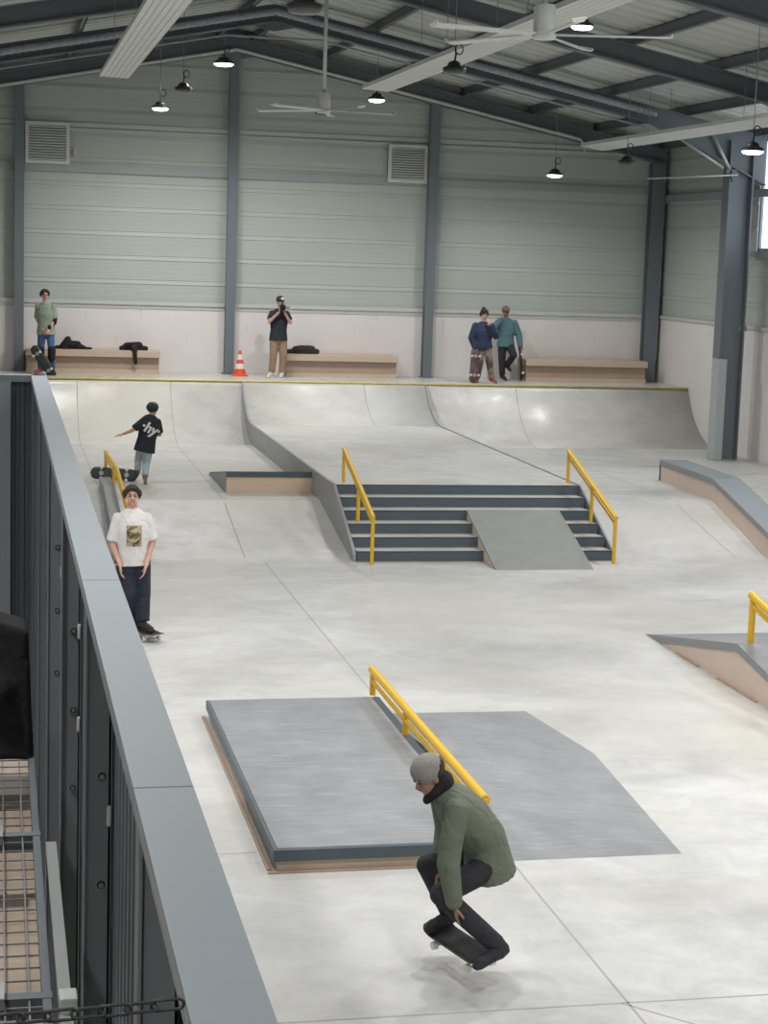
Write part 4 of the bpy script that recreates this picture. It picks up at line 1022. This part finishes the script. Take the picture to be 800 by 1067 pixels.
# ribbed cladding outside the posts, down to the hall floor
mb = MB(); y = 1.0
prof = []
while y < 13.8:
    prof += [(.335, y), (.335, y+.05), (.352, y+.065), (.352, y+.115), (.335, y+.13)]; y += .13
for (a, b) in zip(prof[:-1], prof[1:]):
    if a == b: continue
    mb.add([(a[0]-O.x, a[1]-O.y, .02-O.z), (b[0]-O.x, b[1]-O.y, .02-O.z), (b[0]-O.x, b[1]-O.y, 3.47-O.z), (a[0]-O.x, a[1]-O.y, 3.47-O.z)], [(0,1,2,3)])
o = mb.build('ribbed_sheet', 'rail_dark', t)
# end return at the far end
t = thing('stairwell_screen', 'dark slate ribbed sheet screen closing the far end of the stairwell', 'screen', (-.6, 13.7, 0))
mb = MB(); x = -1.4
prof = []
while x < .93: prof += [(x, 0), (x+.03, 0), (x+.038, .014), (x+.062, .014), (x+.07, 0)]; x += .07
for (a, b) in zip(prof[:-1], prof[1:]):
    if a == b: continue
    mb.add([(a[0], a[1], .02), (b[0], b[1], .02), (b[0], b[1], 3.45), (a[0], a[1], 3.45)], [(0,1,2,3)])
mb.build('ribbed_sheet', 'rail_dark', t)
MB().box(-1.4, .95, -.06, .03, 3.45, 3.5).build('screen_cap', 'rail_cap', t)
MB().box(.62, .70, -.06, -.01, 0.02, 3.45).build('screen_post', 'frame_l', t)
MB().box(.55, .61, -.05, -.01, 0.02, 3.45).build('screen_post', 'rail_post', t)

# mezzanine floor grating
t = thing('floor_grating', 'galvanised mesh grating panels over pale plywood at the lower left', 'grating', (-.7, 4.5, 2.6))
mb = MB()
x = -.9
while x < .82: mb.box(x, x+.004, -3.2, 2.5, -.012, 0); x += .06
y = -3.2
while y < 2.5: mb.box(-.9, .84, y, y+.004, -.004, 0); y += .085
mb.build('wire_mesh', 'rail_post', t)
mb = MB().box(.815, .837, -3.2, 2.5, -.05, .004); mb.build('edge_bar', 'rail_dark', t)
for y in (2.45, 1.18, -.1, -1.4): MB().box(-.9, .84, y, y+.04, -.05, .006).build('cross_bar', 'rail_dark', t)
for y in (2.38, 1.13, -.13):
    o = MB().box(.60, .72, y-.02, y+.09, 0, .03).tube([(.66, y+.03, .03), (.66, y+.03, .045)], .02, 6).build('clip', 'bolt', t)
tag(MB().box(-1.7, .15, 1.2, 7.4, 2.36, 2.4).build('plywood_floor', 'ply_floor'), 'pale plywood sheet lying beneath the mesh grating', 'plywood sheet')
# plain pale strip standing in for the lighter mesh between grating and posts
MB().box(-.145, -.112, -1, 3.66, -.03, -.01).build('mesh_strip', 'zinc', bpy.data.objects['guardrail'])
MB().box(-.145, -.10, 2.33, 2.40, -.25, .03).build('bracket', 'white_trim', bpy.data.objects['guardrail'], bevel=.005)
# black bag on the grating
mb = MB(); O2 = V((0, 6.75, 2.6))
mb.hexa([(-.9,-.22,.0),(.135,-.18,.0),(.135,.18,.0),(-.9,.22,.0)], [(-.9,-.14,.80),(.115,-.12,.47),(.115,.12,.47),(-.9,.14,.80)])
mb.cap((-.8,-.1,.5),(-.3,-.16,.2),.12,.10); mb.cap((-.35,-.1,.5),(.0,-.14,.25),.08,.07)
t = thing('black_holdall', 'large black cloth bag standing at the far end of the mesh grating', 'bag', tuple(O2)); voxel(mb, 'cloth_body', 'cloth_black', t, .015, 8)
# chain
t = thing('chain', 'black steel link chain hanging across the bottom left corner', 'chain', (-.05, 2.0, 3.6))
n = 12
me0 = None
for k in range(n):
    x = -.09 + k*.0305; z = .012 + .0007*k + .0001*(k-6)**2
    mb = MB(); pts = []
    for i in range(17):
        a = 2*PI*i/16; cx = (.0125 if math.cos(a) > 0 else -.0125); pts.append((cx + .0065*math.cos(a), .0065*math.sin(a), 0))
    mb.tube(pts, .0021, 6, cap=False)
    o = mb.build('link', 'black', t, True); o.location = (x, 0, z); o.rotation_euler = (PI/2 if k % 2 else .5, -.03, 0)

# ------------------------------------------------------------------ light and render look
w = bpy.data.worlds.new('world'); bpy.context.scene.world = w; w.use_nodes = True
w.node_tree.nodes['Background'].inputs[0].default_value = (.75, .85, 1, 1); w.node_tree.nodes['Background'].inputs[1].default_value = .5
sc = bpy.context.scene
sc.view_settings.view_transform = 'Standard'; sc.view_settings.look = 'None'; sc.view_settings.gamma = 1; sc.view_settings.use_curve_mapping = False
sc.view_settings.exposure = 0.0
sc.cycles.use_denoising = True
sc.cycles.max_bounces = 6; sc.cycles.diffuse_bounces = 4; sc.cycles.glossy_bounces = 3
sc.cycles.sample_clamp_indirect = 4
